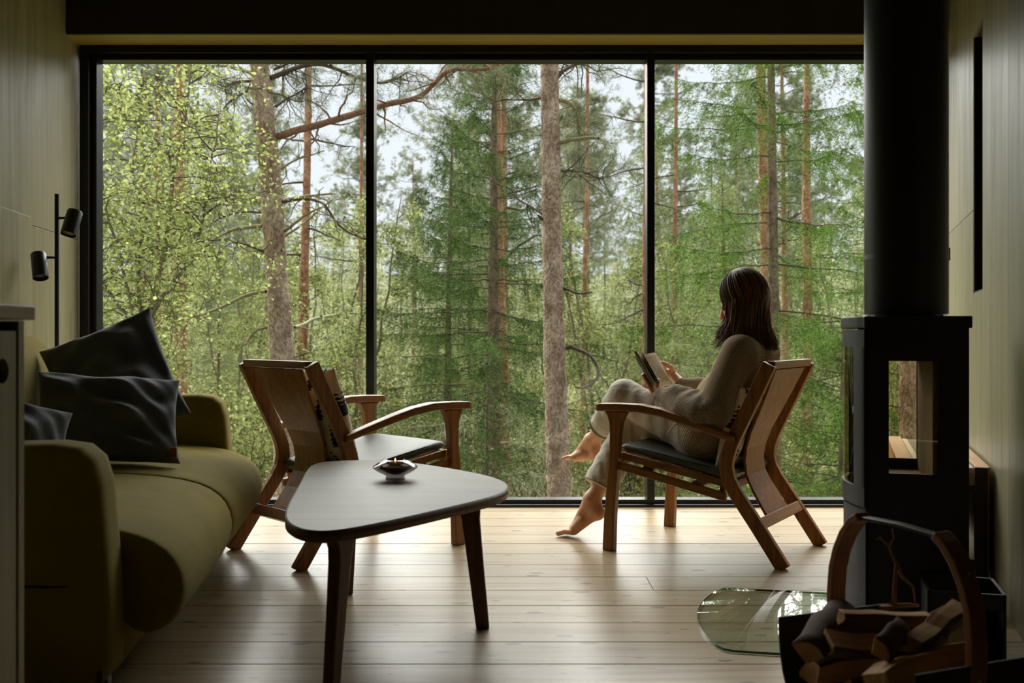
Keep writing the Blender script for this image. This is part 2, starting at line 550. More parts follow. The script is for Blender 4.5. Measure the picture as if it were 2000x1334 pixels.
# the window
win = thing('window_1', 'wide three pane window with thin black frame', None, (0, YW, 0))
tag(win, kind='structure')
mt = M['frame_metal']
def wpart(name, *boxes, **kw):
    m = MB()
    for q in boxes: m.mm(*q)
    return m.build(name, kw.get('mat', mt), win, bevel=.003)
ZT, ZB = 2.497, 0.0
wpart('bottom_rail', (-2.334, 2.329, 0, .035, 0, .017), (-2.334, 2.329, .035, .13, 0, .038))
wpart('top_rail', (-2.334, 2.329, 0, .04, 2.455, ZT), (-2.334, 2.329, .04, .13, 2.427, ZT))
wpart('jamb', (-2.334, -2.285, 0, .04, .017, 2.455), (-2.334, -2.258, .04, .13, .038, 2.427))
wpart('jamb', (2.272, 2.329, 0, .04, .017, 2.455), (2.243, 2.329, .04, .13, .038, 2.427))
wpart('mullion', (-.790, -.746, .01, .12, .038, 2.455))
wpart('mullion', (.731, .772, .01, .12, .038, 2.455))
for a, b_ in ((-2.262, -.786), (-.750, .735), (.768, 2.247)):
    wpart('pane', (a, b_, .075, .081, .03, 2.435), mat=M['pane'])
# ------------------------------------------------------------------ armchairs
def make_chair(name, label, loc, rotz):
    t = thing(name, label, 'chair', loc, rotz, 'wooden lounge chairs facing the window')
    rear = [(0, 0), (.052, .077), (.105, .155), (.160, .232), (.203, .294), (.228, .342), (.238, .388), (.234, .43), (.218, .48), (.195, .53), (.16, .602), (.11, .706), (.058, .815)]
    for s in (-1, 1):
        MB().strip(rear, .056, s * .268 - .016, s * .268 + .016).build('rear_leg', M['oak'], t, bevel=.004)
        rs = []
        for z, u, w, ty in ((0, .747, .052, .038), (.15, .741, .049, .038), (.43, .720, .044, .036), (.51, .717, .047, .036), (.555, .714, .058, .037), (.583, .712, .080, .038), (.602, .712, .104, .040)):
            rs.append(((u, s * (.318 + .004 * (z < .3)), z), (w / 2, 0, 0), (0, ty / 2, 0)))
        MB().beam(rs).build('front_leg', M['oak'], t, bevel=.004)
        arm = []
        for u, y, z, w, th in ((.80, .322, .617, .062, .030), (.785, .322, .619, .068, .033), (.70, .322, .6215, .068, .034), (.60, .320, .621, .064, .034), (.505, .315, .606, .06, .034), (.41, .307, .579, .056, .033), (.30, .296, .543, .050, .031), (.195, .286, .507, .044, .028)):
            arm.append(((u, s * y, z), (0, w / 2, 0), (0, 0, th / 2)))
        MB().beam(arm).build('armrest', M['oak_arm'], t, bevel=.006)
        MB().beam([((.704, s * .304, .367), (0, .012, 0), (0, 0, .017)), ((.48, s * .289, .318), (0, .012, 0), (0, 0, .016)), ((.240, s * .268, .266), (0, .012, 0), (0, 0, .017))]).build('side_rail', M['oak_arm'], t, bevel=.003)
        MB().beam([((.700, s * .288, .409), (0, .011, 0), (0, 0, .016)), ((.25, s * .256, .322), (0, .011, 0), (0, 0, .016))]).build('seat_rail', M['oak_arm'], t, bevel=.003)
    # crossbars
    MB().mm(.04, .076, -.252, .252, .795, .826).build('top_rail', M['oak_cross'], t, bevel=.004)
    MB().box((.098, 0, .167), (.026, .504, .046), Matrix.Rotation(R(34), 3, 'Y')).build('rear_stretcher', M['oak_cross'], t, bevel=.003)
    MB().box((.262, 0, .300), (.024, .504, .04), Matrix.Rotation(R(-10), 3, 'Y')).build('seat_back_rail', M['oak_cross'], t, bevel=.003)
    MB().box((.712, 0, .395), (.026, .57, .05)).build('seat_front_rail', M['oak_cross'], t, bevel=.003)
    for u, z in ((.585, .358), (.36, .312)):
        MB().box((u, 0, z), (.05, .56, .014), Matrix.Rotation(R(-11), 3, 'Y')).build('seat_slat', M['oak_cross'], t, bevel=.003)
    # bent plywood back splat, wide at the top and waisted
    sp = [(.098, .15), (.135, .205), (.180, .275), (.212, .34), (.220, .40), (.212, .455), (.188, .525), (.150, .602), (.108, .69), (.062, .792)]
    hw = [.145, .136, .126, .120, .119, .123, .135, .153, .175, .200]
    MB().strip([(u - .004, z) for u, z in sp], .011, [-q for q in hw], hw).build('back_splat', M['oak'], t, bevel=.003)
    # seat pad
    me = cushion_mesh('seat_pad',   .50, .54, .042, 24, 5.0, 0.0, .0, 1, 8)
    o = link_mesh('seat_pad', me, M['pad'], t, (.475, 0, .398), None, True)
    o.rotation_euler = (0, R(-10.5), 0)
    o['label'] = 'grey leather seat pad'
    c, s_ = .238, .258
    path = []
    for i in range(48):
        a = 2 * math.pi * i / 48
        ca, sa = math.cos(a), math.sin(a)
        path.append((c * abs(ca) ** .25 * (1 if ca > 0 else -1), s_ * abs(sa) ** .25 * (1 if sa > 0 else -1), 0.012))
    p = MB().tube(path, .006, 6, closed=True).build('piping', M['pad_dark'], o, smooth=True)
    return t

ROTC1 = math.atan2(.540, -.842)
chairR = make_chair('lounge_chair', 'oak lounge chair in which the woman sits reading', (1.225, 4.18, 0), ROTC1)
ROTC2 = math.atan2(.688, .725)
chairL = copy_tree(chairR)
chairL['label'] = 'empty oak lounge chair between the olive sofa and coffee table'
chairL.location = (-1.03, 4.125, 0); chairL.rotation_euler = (0, 0, ROTC2)
chairL.scale = (1.05, 1.0, 1.0)

def tree_print():
    m, nt, b = new_mat('linen_with_fir_print')
    tc = N(nt, 'ShaderNodeTexCoord'); sp = N(nt, 'ShaderNodeSeparateXYZ'); nt.links.new(tc.outputs['Object'], sp.inputs[0])
    x, y = sp.outputs[1], sp.outputs[0]
    row = mth(nt, 'FLOOR', mth(nt, 'MULTIPLY', y, 1 / .125))
    xs = mth(nt, 'ADD', mth(nt, 'MULTIPLY', x, 1 / .085), mth(nt, 'MULTIPLY', row, .5))
    fx = mth(nt, 'ABSOLUTE', mth(nt, 'SUBTRACT', mth(nt, 'FRACT', xs), .5))
    fy = mth(nt, 'FRACT', mth(nt, 'MULTIPLY', y, 1 / .125))
    saw = mth(nt, 'FRACT', mth(nt, 'MULTIPLY', fy, 6.0))
    wob = mth(nt, 'MULTIPLY', mth(nt, 'SUBTRACT', noise(nt, tc.outputs['Object'], 90, 3), .5), .16)
    width = mth(nt, 'ADD', mth(nt, 'ADD', mth(nt, 'MULTIPLY', mth(nt, 'SUBTRACT', .95, fy), .26), mth(nt, 'MULTIPLY', mth(nt, 'SUBTRACT', .5, saw), .16)), wob)
    lim = mth(nt, 'MULTIPLY', mth(nt, 'LESS_THAN', fx, width), mth(nt, 'LESS_THAN', fy, .92))
    lim = mth(nt, 'MULTIPLY', lim, mth(nt, 'GREATER_THAN', fy, .08))
    nt.links.new(mixc(nt, lim, srgb(206, 196, 176), srgb(26, 24, 24)), b.inputs['Base Color'])
    b.inputs['Roughness'].default_value = .9
    bump(nt, noise(nt, tc.outputs['Object'], 300, 2), .3, .002, b)
    return m
M['fir_print'] = tree_print()
def back_cushion(label, chair_loc, rotz, u, w, z, tilt, size, T=.15, seed=3):
    me = cushion_mesh('throw_cushion', size[0], size[1], T, 26, 2.0, .05, .012, seed)
    o = link_mesh('throw_cushion', me, M['fir_print'], None, None, None, True)
    mat = Matrix.Translation(chair_loc) @ Matrix.Rotation(rotz, 4, 'Z') @ Matrix.Translation((u, w, z)) @ Matrix.Rotation(tilt, 4, 'Y')
    o.matrix_world = mat
    return tag(o, label, 'cushion', 'fir patterned linen cushions')
back_cushion('white linen cushion with black fir trees on the empty chair', (-1.03, 4.125, 0), ROTC2, .258, 0, .585, R(-107), (.44, .46))
back_cushion('white linen cushion with black fir trees behind the woman', (1.225, 4.18, 0), ROTC1, .250, 0, .535, R(-107), (.38, .47), .115, 8)

# ------------------------------------------------------------------ coffee table
ZT_ = .44
def on_plane(x, y, z): 
    Y = (EYE - z) * FPX / (y - 655.0)
    return ((x - 1000.0) * Y / FPX, Y)
outline_px = [(600, 917), (610, 906), (640, 900.5), (690, 898.5), (740, 899), (800, 902.5), (860, 911), (915, 920.5), (955, 929), (982, 938), (993, 948), (989, 958), (968, 967.5),
              (925, 979), (870, 992), (810, 1006), (750, 1019), (700, 1029), (650, 1036.5), (610, 1037), (578, 1030), (560, 1017), (556.5, 1003), (563, 985), (576, 962), (588, 941)]
poly = [on_plane(x, y, ZT_) for x, y in outline_px]
def smooth_closed(pts, it=2):
    for _ in range(it):
        q = []
        n = len(pts)
        for i in range(n):
            a, b_ = pts[i], pts[(i + 1) % n]
            q += [(.75 * a[0] + .25 * b_[0], .75 * a[1] + .25 * b_[1]), (.25 * a[0] + .75 * b_[0], .25 * a[1] + .75 * b_[1])]
        pts = q
    return pts
poly = smooth_closed(poly, 2)
TB = (-.40, 3.15)
table = thing('coffee_table', 'three legged oak coffee table with a rounded triangular top', 'table', (TB[0], TB[1], 0))
o = MB().prism([(x - TB[0], y - TB[1]) for x, y in poly], ZT_ - .032, ZT_).build('table_top', M['table_top'], table, bevel=.004)
auto_smooth(o, 40)
edge = MB()
pin = [(x - TB[0], y - TB[1]) for x, y in poly]
n = len(pin)
def offset(pts, d):
    out = []
    n = len(pts)
    for i in range(n):
        a = Vector(pts[i - 1]); c = Vector(pts[(i + 1) % n]); tt = (c - a).normalized()
        nn = Vector((tt.y, -tt.x))
        out.append((pts[i][0] + nn.x * d, pts[i][1] + nn.y * d))
    return out
area = sum(pin[i][0] * pin[(i + 1) % n][1] - pin[(i + 1) % n][0] * pin[i][1] for i in range(n))
sg = 1 if area > 0 else -1
po = offset(pin, sg * .0012)
pi_ = offset(pin, -sg * .004)
edge.rings([[(x, y, ZT_ - .029) for x, y in pi_], [(x, y, ZT_ - .029) for x, y in po], [(x, y, ZT_ - .0025) for x, y in po], [(x, y, ZT_ - .0025) for x, y in pi_]], cap=False)
edge.build('edge_band', M['table_leg'], table, smooth=True)
def tleg(top, foot, seed):
    tx, ty = top; fx, fy = foot
    rs = []
    ax = Vector((fx - tx, fy - ty, 0))
    ax = ax.normalized() if ax.length > 1e-3 else Vector((1, 0, 0))
    for k_, w, th in ((0, .042, .030), (.5, .050, .034), (.85, .058, .038), (.93, .07, .038), (1, .10, .04)):
        z = k_ * (ZT_ - .032)
        c = (fx + (tx - fx) * k_ - TB[0], fy + (ty - fy) * k_ - TB[1], z)
        rs.append((c, ax * w / 2, ax.cross(Vector((0, 0, 1))) * th / 2))
    MB().beam(rs).build('leg', M['table_leg'], table, bevel=.005)
fr = on_plane(943, 1226, 0); fl = on_plane(678, 1160, 0)
tleg((fr[0] - .045, fr[1] - .0), fr, 1)
tleg((fl[0] + .02, fl[1] - .03), fl, 2)
tleg((-.445, 2.60), (-.465, 2.555), 3)

# candle holder
cb = on_plane(772, 936, ZT_)
ch = thing('candle_holder', 'lens shaped smoky glass tealight holder on the coffee table', 'candle holder', (cb[0], cb[1], ZT_))
m = pane_mat('smoky_crystal', (.42, .38, .38, 1), 1.9, .02)
prof = [(.0, .0), (.033, 0), (.034, .004), (.031, .010), (.034, .015), (.058, .026), (.074, .037), (.0765, .041), (.074, .046), (.060, .056), (.044, .064), (.034, .067)]
inner = [(.031, .064), (.028, .058), (.026, .046), (.0, .044)]
o = MB().lathe(prof + inner, 40, cap=False).build('glass_body', m, ch, smooth=True)
auto_smooth(o, 50)
o = MB().lathe([(.016, .018), (.040, .028), (.054, .038), (.050, .044), (.030, .043), (.0, .042)], 20, cap=True).build('cut_glass_core', pane_mat('cut_crystal', (.16, .10, .10, 1), 1.9, .03), ch)
wax = plain('candle_wax', srgb(220, 120, 50), .5)
MB().lathe([(.0, .046), (.019, .046), (.0195, .0585), (.017, .0585), (.015, .056), (0, .0555)], 24, cap=False).build('tealight', wax, ch, smooth=True)
fm, nt, b = new_mat('candle_flame')
b.inputs['Base Color'].default_value = (1, .6, .2, 1)
b.inputs['Emission Color'].default_value = (1, .48, .14, 1); b.inputs['Emission Strength'].default_value = 6
MB().lathe([(.0005, .056), (.003, .060), (.0034, .063), (.002, .068), (.0003, .073)], 10).build('flame', fm, ch, smooth=True)

# ------------------------------------------------------------------ sofa
ROTS = math.atan2(.990, -.138)      # local x: along the sofa towards the window, local -y: into the room
sofa = thing('sofa', 'olive green velvet two seat sofa along the left wall', 'sofa', (-1.885, 2.25, 0), ROTS)
# local y of the frame points to the wall; w (distance from the wall) = -y
def rounded(mb_pts_list, name, parent, mat, bev, seg=4):
    m = MB()
    for q in mb_pts_list: m.mm(*q)
    o = m.build(name, mat, parent, bevel=bev, seg=seg)
    o.data.polygons.foreach_set('use_smooth', np.ones(len(o.data.polygons), dtype=bool))
    return o
V_ = M['velvet']
def soft_slab(name, rings, parent, mat, smooth=True):
    o = MB().rings(rings).build(name, mat, parent, smooth=smooth)
    return auto_smooth(o, 50)
def arm_rings(t0, t1):
    """outline of an arm in the (w, z) plane, slightly bulging, extruded along t with rounded shoulders"""
    out = [(.03, .10), (.03, .60), (.05, .655), (.10, .666), (.5, .668), (.80, .670), (.86, .660), (.894, .63), (.912, .57), (.926, .40), (.935, .28), (.932, .12), (.92, .10)]
    cx = sum(p[0] for p in out) / len(out); cz = .4
    rs = []
    for t, sc in ((t0, .965), (t0 + .006, .985), (t0 + .02, .998), (t0 + .05, 1.0), (t1 - .05, 1.0), (t1 - .02, .998), (t1 - .006, .985), (t1, .965)):
        rs.append([(t, -(.5 + (w - .5) * sc), .10 + (z - .10) * (sc if z > .3 else 1)) for w, z in out])
    return rs
soft_slab('near_arm', arm_rings(0.0, .155), sofa, V_)['label'] = 'nearer armrest of the sofa'
soft_slab('far_arm', arm_rings(2.02, 2.175), sofa, V_)['label'] = 'farther armrest of the sofa next to the window'
# crease on the outer face of the near arm, drawn as a dark strip
MB().tube([(-.0015, -(.30 + .03 * i), .335 + .002 * math.sin(i)) for i in range(19)], [.002 + .003 * math.sin(math.pi * i / 18) for i in range(19)], 6).build('crease_line', plain('velvet_dark_crease', srgb(36, 30, 10), .9), sofa, smooth=True)
rounded([(.10, 2.08, -.925, -.04, .085, .30)], 'base', sofa, V_, .02, 3)
# backrest: leaning, rounded top
bk = [(.0, .30), (.0, .86), (.02, .905), (.06, .93), (.11, .925), (.16, .885), (.20, .80), (.255, .60), (.29, .45), (.29, .30)]
rs = []
for t, sc in ((.12, .94), (.135, .975), (.17, 1), (2.0, 1), (2.04, .975), (2.055, .94)):
    rs.append([(t, -(.012 + .14 + (w - .14) * sc), .30 + (z - .30) * sc) for w, z in bk])
soft_slab('backrest', rs, sofa, V_)
# two seat cushions with a waterfall front
def seat(t0, t1):
    prof = [(.24, .26), (.24, .44), (.30, .462), (.5, .470), (.75, .462), (.92, .440), (1.01, .405), (1.062, .355), (1.082, .295), (1.076, .235), (1.05, .185), (1.005, .16), (.955, .165), (.94, .20), (.94, .26)]
    cz = .31; cw = .8
    rs = []
    for t, sc in ((t0, .93), (t0 + .008, .965), (t0 + .03, .99), (t0 + .09, 1.0), ((t0 + t1) / 2, 1.012), (t1 - .09, 1.0), (t1 - .03, .99), (t1 - .008, .965), (t1, .93)):
        rs.append([(t, -(cw + (w - cw) * (sc if w > cw else 1)), cz + (z - cz) * sc) for w, z in prof])
    o = soft_slab('seat_cushion', rs, sofa, V_)
    m = o.modifiers.new('soft', 'SUBSURF'); m.levels = 1; m.render_levels = 1
seat(.158, 1.075); seat(1.08, 2.018)
for t, w in ((.13, .88), (2.04, .88), (.13, .10), (2.04, .10)):
    MB().mm(t - .02, t + .02, -w - .02, -w + .02, 0, .10).build('foot', M['table_leg'], sofa, bevel=.003)
MB().mm(-.008, .0, -.918, -.906, 0, .128).build('metal_bracket', M['black_metal'], sofa, bevel=.002)

def place(o, cpos, ex, ey):
    """orient so that local x -> ex, local y -> ey"""
    ex = Vector(ex).normalized(); ez = ex.cross(Vector(ey)).normalized(); ey = ez.cross(ex)
    mt_ = Matrix((ex, ey, ez)).transposed().to_4x4()
    o.matrix_world = Matrix.Translation(Vector(cpos)) @ mt_
    return o
def pillow(label, L, W, T, TL, TR, BL, seed, tagpos=None):
    """pillow by three of its corners in the world: top left, top right, bottom left"""
    TL, TR, BL = Vector(TL), Vector(TR), Vector(BL)
    t = thing('throw_pillow', label, 'pillow', (0, 0, 0), 0, 'charcoal wool pillows on the sofa')
    c = (TR + BL) / 2
    place(t, c, TR - TL, TL - BL)
    me = cushion_mesh('pillow_body', L, W, T, 40, 2.0, .07, .034, seed)
    o = link_mesh('pillow_body', me, M['wool'], t, None, None, True)
    if tagpos:
        x, y = tagpos
        MB().box((x, y, T / 2 * math.sqrt(max(0, (1 - (2 * x / L) ** 2) * (1 - (2 * y / W) ** 2))) + .006), (.03, .038, .008)).build('leather_tag', M['leather_tag'], t, bevel=.002)
    return t
p = lambda x, y, Y: tuple(P(x, y, Y))
pillow('large charcoal wool pillow propped on its corner in the far end of the sofa', .47, .52, .17, p(44, 703, 4.08), p(230, 628, 4.16), p(217, 872, 3.96), 5, (.17, -.225))
pillow('oblong charcoal wool pillow lying in front on the olive sofa', .495, .36, .18, p(60, 716, 3.60), p(322, 733, 3.80), p(92, 908, 3.42), 6, (.215, -.15))
pillow('charcoal wool pillow half hidden behind the kitchen cabinet', .5, .36, .16, p(-135, 775, 2.78), p(52, 822, 2.98), p(-135, 945, 2.72), 7)

# ------------------------------------------------------------------ floor lamp
LY = 4.50
lx = (111 - 1000) * LY / FPX
lamp = thing('floor_lamp', 'black floor lamp with two adjustable spot heads by the left window jamb', 'lamp', (lx, LY, 0))
bmz = M['black_metal']
MB().lathe([(.0, 0), (.11, 0), (.112, .004), (.11, .014), (.0, .016)], 32, cap=False).build('base', bmz, lamp, smooth=True)
MB().tube([(0, 0, .01), (0, 0, .8), (0, 0, P(111, 379, LY)[2])], .0095, 12).build('pole', bmz, lamp, smooth=False)
def spot(ax_px, top_px, bot_px, r, lens):
    a = Vector(P(*top_px, LY - .02)) - Vector((lx, LY, 0)); b_ = Vector(P(*bot_px, LY - .06)) - Vector((lx, LY, 0))
    d = (b_ - a); Lh = d.length
    ax = d.to_track_quat('Z', 'Y').to_matrix()
    hd = MB().lathe([(0, 0), (r * .92, 0), (r, .004), (r, Lh), (r * .93, Lh), (r * .90, Lh - .012), (0, Lh - .014)], 28, a, ax, cap=False).build('spot_head', bmz, lamp, smooth=False)
    auto_smooth(hd, 40)
    if lens:
        MB().lathe([(0, Lh - .013), (r * .86, Lh - .012), (r * .86, Lh - .008), (0, Lh - .006)], 24, a, ax, cap=False).build('lens', plain('lamp_lens', srgb(150, 125, 85), .25), hd, smooth=True)
    z = P(0, ax_px[1], LY)[2]
    x1 = (ax_px[0] - 1000) * LY / FPX - lx
    MB().tube([(0, 0, z), (x1, -.012, z)], .006, 8).build('joint_arm', bmz, lamp, smooth=True)
spot((133, 426), (147, 413), (133.5, 458), .034, True)
spot((84, 503), (75, 496), (79.5, 543), .0335, False)

# ------------------------------------------------------------------ kitchen cabinet and worktop at the left edge
cab_w = wood('cabinet_birch', srgb(120, 112, 72), srgb(146, 136, 92), 2, .5, .8)
cab = thing('kitchen_cabinet', 'green stained kitchen cabinet with round finger hole at the left edge', 'cabinet', (-1.3, 1.0, 0))
def cb_(name, x0, x1, y0, y1, z0, z1, mat, parent=cab, bev=.002):
    return MB().mm(x0 + 1.3, x1 + 1.3, y0 - 1.0, y1 - 1.0, z0, z1).build(name, mat, parent, bevel=bev)
cb_('body', -1.54, -.975, -.2, 1.895, .10, .955, M['niche'])
cb_('end_panel', -1.55, -.945, 1.906, 1.930, 0, .958, cab_w)
cb_('plinth', -1.54, -1.02, -.2, 1.895, 0, .10, M['niche'])
def door(y0, y1, hole):
    z0, z1 = .105, .938
    hy, hz, r = hole
    n = 32
    ring = [(hy + r * math.cos(2 * math.pi * k_ / n), hz + r * math.sin(2 * math.pi * k_ / n)) for k_ in range(n)]
    def outer(k_):
        a = 2 * math.pi * k_ / n
        dy, dz = math.cos(a), math.sin(a)
        s_ = min(((y1 - hy) / dy if dy > 1e-6 else (y0 - hy) / dy if dy < -1e-6 else 9), ((z1 - hz) / dz if dz > 1e-6 else (z0 - hz) / dz if dz < -1e-6 else 9))
        return (hy + dy * s_, hz + dz * s_)
    out = [outer(k_) for k_ in range(n)]
    # force the corners in
    for cy, cz in ((y0, z0), (y0, z1), (y1, z0), (y1, z1)):
        i = min(range(n), key=lambda q: (out[q][0] - cy) ** 2 + (out[q][1] - cz) ** 2)
        out[i] = (cy, cz)
    X = lambda pts, x: [(x + 1.3, y - 1.0, z) for y, z in pts]
    return MB().rings([X(ring, -.963), X(out, -.963), X(out, -.945), X(ring, -.945)], cap=False, closed=True).build('door', cab_w, cab)
door(1.30, 1.896, (1.846, .8635, .0235))
door(.70, 1.296, (1.246, .8635, .0235))
door(.10, .696, (.646, .8635, .0235))
wt = MB().mm(-1.552, -.940, -.2, 1.965, .960, .9885).build('worktop', wood('worktop_oak', srgb(140, 108, 76), srgb(176, 142, 104), 1, .4, .8), bevel=.003)
tag(wt, 'oak worktop slab on the kitchen cabinet', 'worktop')
# ------------------------------------------------------------------ wood stove
TH = R(16)
stove = thing('wood_stove', 'black cast iron wood stove with glass on its sides', 'stove', (1.083, 3.05, 0), -TH)
ms = M['stove']
SW, SD = .292, .42
def arc(b=.055, n=16, y0=0.0, y1=SD, off=0.0):
    return [(-(b + off) * math.sin(math.pi * (y0 + (y1 - y0) * i / n) / SD) ** .75 - (off if False else 0), y0 + (y1 - y0) * i / n) for i in range(n + 1)]
def plan(ex=0.0):
    return [(x - ex, y) for x, y in arc()][::1]
def arc_panel(name, z0, z1, t, y0, y1, mat, off=0.0, parent=stove):
    o_ = arc(y0=y0, y1=y1)
    poly = [(x - off, y) for x, y in o_] + [(x - off + t, y) for x, y in reversed(o_)]
    ob = MB().prism(poly, z0, z1).build(name, mat, parent, bevel=.0)
    return auto_smooth(ob, 35)
# top plate
top = [(x - .008, y) for x, y in arc(y0=.0, y1=SD)]
top = [(-.004, -.010)] + top + [(-.004, SD + .01), (SW + .008, SD + .01), (SW + .008, -.010)]
MB().prism(top, .952, .988).build('top_plate', ms, stove, bevel=.003)
# side panels with openings for the side glass
GX0, GX1, GZ0, GZ1 = .067, .205, .510, .852
def side(y0, y1, gx0, gx1, nm, lab):
    m = MB()
    m.mm(0, gx0, y0, y1, .03, .952); m.mm(gx1, SW, y0, y1, .03, .952)
    m.mm(gx0, gx1, y0, y1, .03, GZ0); m.mm(gx0, gx1, y0, y1, GZ1, .952)
    s_ = m.build('side_panel', ms, stove)
    ym = (y0 + y1) / 2
    MB().mm(gx0 - .004, gx1 + .004, ym - .002, ym + .002, GZ0 - .004, GZ1 + .004).build('side_glass', M['smoke_glass'], s_)
side(0, .012, GX0, GX1, 'near', '')
side(SD - .012, SD, .03, .190, 'far', '')
lining = plain('firebrick_lining', srgb(120, 98, 62), .8, 0, .2, 12)
MB().mm(.208, SW, .012, SD - .012, .03, .948).build('back_plate', ms, stove)
MB().mm(.192, .208, .012, SD - .012, .47, .92).build('firebrick', lining, stove, bevel=.002)
m = MB(); m.mm(0.0, .192, .012, SD - .012, .455, .475); m.build('firebox_floor', lining, stove)
m = MB(); m.mm(.0, .192, .012, SD - .012, .905, .948); m.build('firebox_roof', ms, stove)
m = MB(); m.mm(.01, .2, .012, SD - .012, .03, .45); m.build('plinth', ms, stove)
m = MB(); m.mm(.02, .03, .04, SD - .04, .475, .53); m.build('log_guard', ms, stove)
# curved front
arc_panel('front_lower', .03, .395, .012, .0, SD, ms)
fd = arc_panel('door_rail', .402, .462, .014, .0, SD, ms, .004)
arc_panel('door_rail', .893, .948, .014, .0, SD, ms, .004)
arc_panel('door_stile', .462, .893, .014, .0, .055, ms, .004)
arc_panel('door_stile', .462, .893, .014, SD - .055, SD, ms, .004)
arc_panel('door_glass', .460, .895, .004, .05, SD - .05, M['smoke_glass'], .0)
# flue
fx, fy = 1.262 - 1.083, 3.19 - 3.05
lx_, ly_ = fx * math.cos(TH) - fy * math.sin(TH), fx * math.sin(TH) + fy * math.cos(TH)
fl = MB().lathe([(.126, .998), (.1265, 1.0), (.1265, 2.95)], 64, (lx_, ly_, 0)).build('flue_pipe', M['black_metal'], stove, smooth=True)
auto_smooth(fl, 40)
MB().lathe([(.095, .985), (.095, 1.0)], 40, (lx_, ly_, 0)).build('flue_collar', ms, stove)
o = MB().lathe([(.1275, 1.172), (.1275, 1.18), (.1275, 1.188)], 64, (lx_, ly_, 0), cap=False).build('flue_band', M['black_metal'], stove, smooth=True)
kn = MB(); kd = Vector((math.cos(R(18)), math.sin(R(18)), 0))
kb = Vector((lx_, ly_, 1.19)) + kd * .124
kn.beam([(kb, (0, .006, 0), (0, 0, .022)), (kb + kd * .012, (0, .006, 0), (0, 0, .016)), (kb + kd * .016, (0, .012, 0), (0, 0, .02)), (kb + kd * .019, (0, .012, 0), (0, 0, .02))])
kn.build('flue_latch', M['black_metal'], stove)

# glass hearth plate on the floor in front of the stove
c0 = on_plane(1408, 1272, 0); c1 = on_plane(1413, 1151, 0)
HP = thing('hearth_plate', 'clear glass floor plate with rounded edge in front of the stove', 'hearth plate', (.62, 2.92, 0), -R(12))
ol = []
Lp = .735
for i in range(17):
    t = i / 16
    ol.append((-.085 * math.sin(math.pi * t) ** .8, Lp * t))
ol = [(0.03, 0)] + [(x, min(max(y, .012), Lp - .012)) for x, y in ol] + [(.03, Lp), (.43, Lp), (.43, 0)]
MB().prism(ol, .0015, .0095).build('glass_plate', M['plate_glass'], HP)
ed = MB().rings([[(x, y, .0018) for x, y in ol], [(x, y, .0094) for x, y in ol]], cap=False)
ed.v = [(x * 1.0005 - .0004, y * 1.001 - .0004, z) for x, y, z in ed.v]
ed.build('polished_edge', M['glass_edge'], HP)

# ------------------------------------------------------------------ slatted heater bench along the right wall
hb = thing('heater_bench', 'low wooden heater bench with a white slotted grille along the right wall', 'bench', (XR(YW), YW, 0), ROTR)
pine = wood('bench_pine', srgb(176, 128, 80), srgb(206, 160, 108), 0, .45)
dk = plain('bench_dark_end', srgb(44, 28, 20), .6)
X0, X1 = .79, 1.866
def hbp(name, *q, mat=pine, bev=.002): return MB().mm(*q).build(name, mat, hb, bevel=bev)
hbp('top_board', X0, X1, -.060, -.012, .430, .452); hbp('top_board', X0, X1, -.322, -.262, .430, .452)
hbp('side_board', X0, X1, -.034, -.016, .03, .43); hbp('side_board', X0, X1, -.320, -.302, .06, .43)
for y in (-.045, -.300):
    hbp('end_post', X1 - .001, X1 + .020, y - .022, y + .022, 0, .4515, mat=dk)
    hbp('far_post', X0 - .02, X0 + .001, y - .022, y + .022, 0, .4515, mat=dk)
for z0, z1 in ((.356, .388), (.08, .115)):
    hbp('end_rail', X1 + .001, X1 + .018, -.278, -.067, z0, z1, mat=dk)
hbp('grille_border', X0 + .02, X1 - .02, -.258, -.236, .425, .445, mat=M['white_paint'])
hbp('grille_border', X0 + .02, X1 - .02, -.086, -.064, .425, .445, mat=M['white_paint'])
hbp('grille_border', X0 + .02, X1 - .02, -.168, -.148, .425, .445, mat=M['white_paint'])
gs = MB().mm(-.0045, .0045, -.236, -.086, -.009, .008).build('grille_slat', M['white_paint'], hb, loc=(X0 + .03, 0, .435))
nsl = int((X1 - X0 - .06) / .027)
for i in range(1, nsl + 1):
    c = gs.copy(); COL.objects.link(c); c.location.x = X0 + .03 + i * .027
hbp('heater_body', X0 + .04, X1 - .04, -.25, -.08, .12, .39, mat=M['black_metal'])

# low black log box beside the stove
lb = thing('log_box', 'low dark metal log box against the stove by the right wall', 'box', (1.083, 3.05, 0), -TH)
m = MB(); bx0, bx1, by0, by1, bz = .15, .352, -.225, -.02, .215
m.mm(bx0, bx1, by0, by1, .0, .012); m.mm(bx0, bx0 + .008, by0, by1, .012, bz); m.mm(bx1 - .008, bx1, by0, by1, .012, bz)
m.mm(bx0, bx1, by1 - .008, by1, .012, bz)
m.build('box_shell', M['stove'], lb)
MB().mm(bx0, bx1, by0, by0 + .008, .17, bz).build('front_lip', M['stove'], lb)
birch = plain('birch_end_grain', srgb(150, 134, 108), .8, 0, .2, 30)
lg = thing('birch_log', 'pale round birch log lying inside the low log box', 'log', (1.083, 3.05, 0), -TH)
MB().lathe([(.0, -.09), (.05, -.09), (.0535, -.086), (.0535, .086), (.05, .09), (.0, .09)], 22, (.255, -.128, .0660), Matrix.Rotation(R(90), 3, 'X'), cap=False).build('log_body', birch, lg)

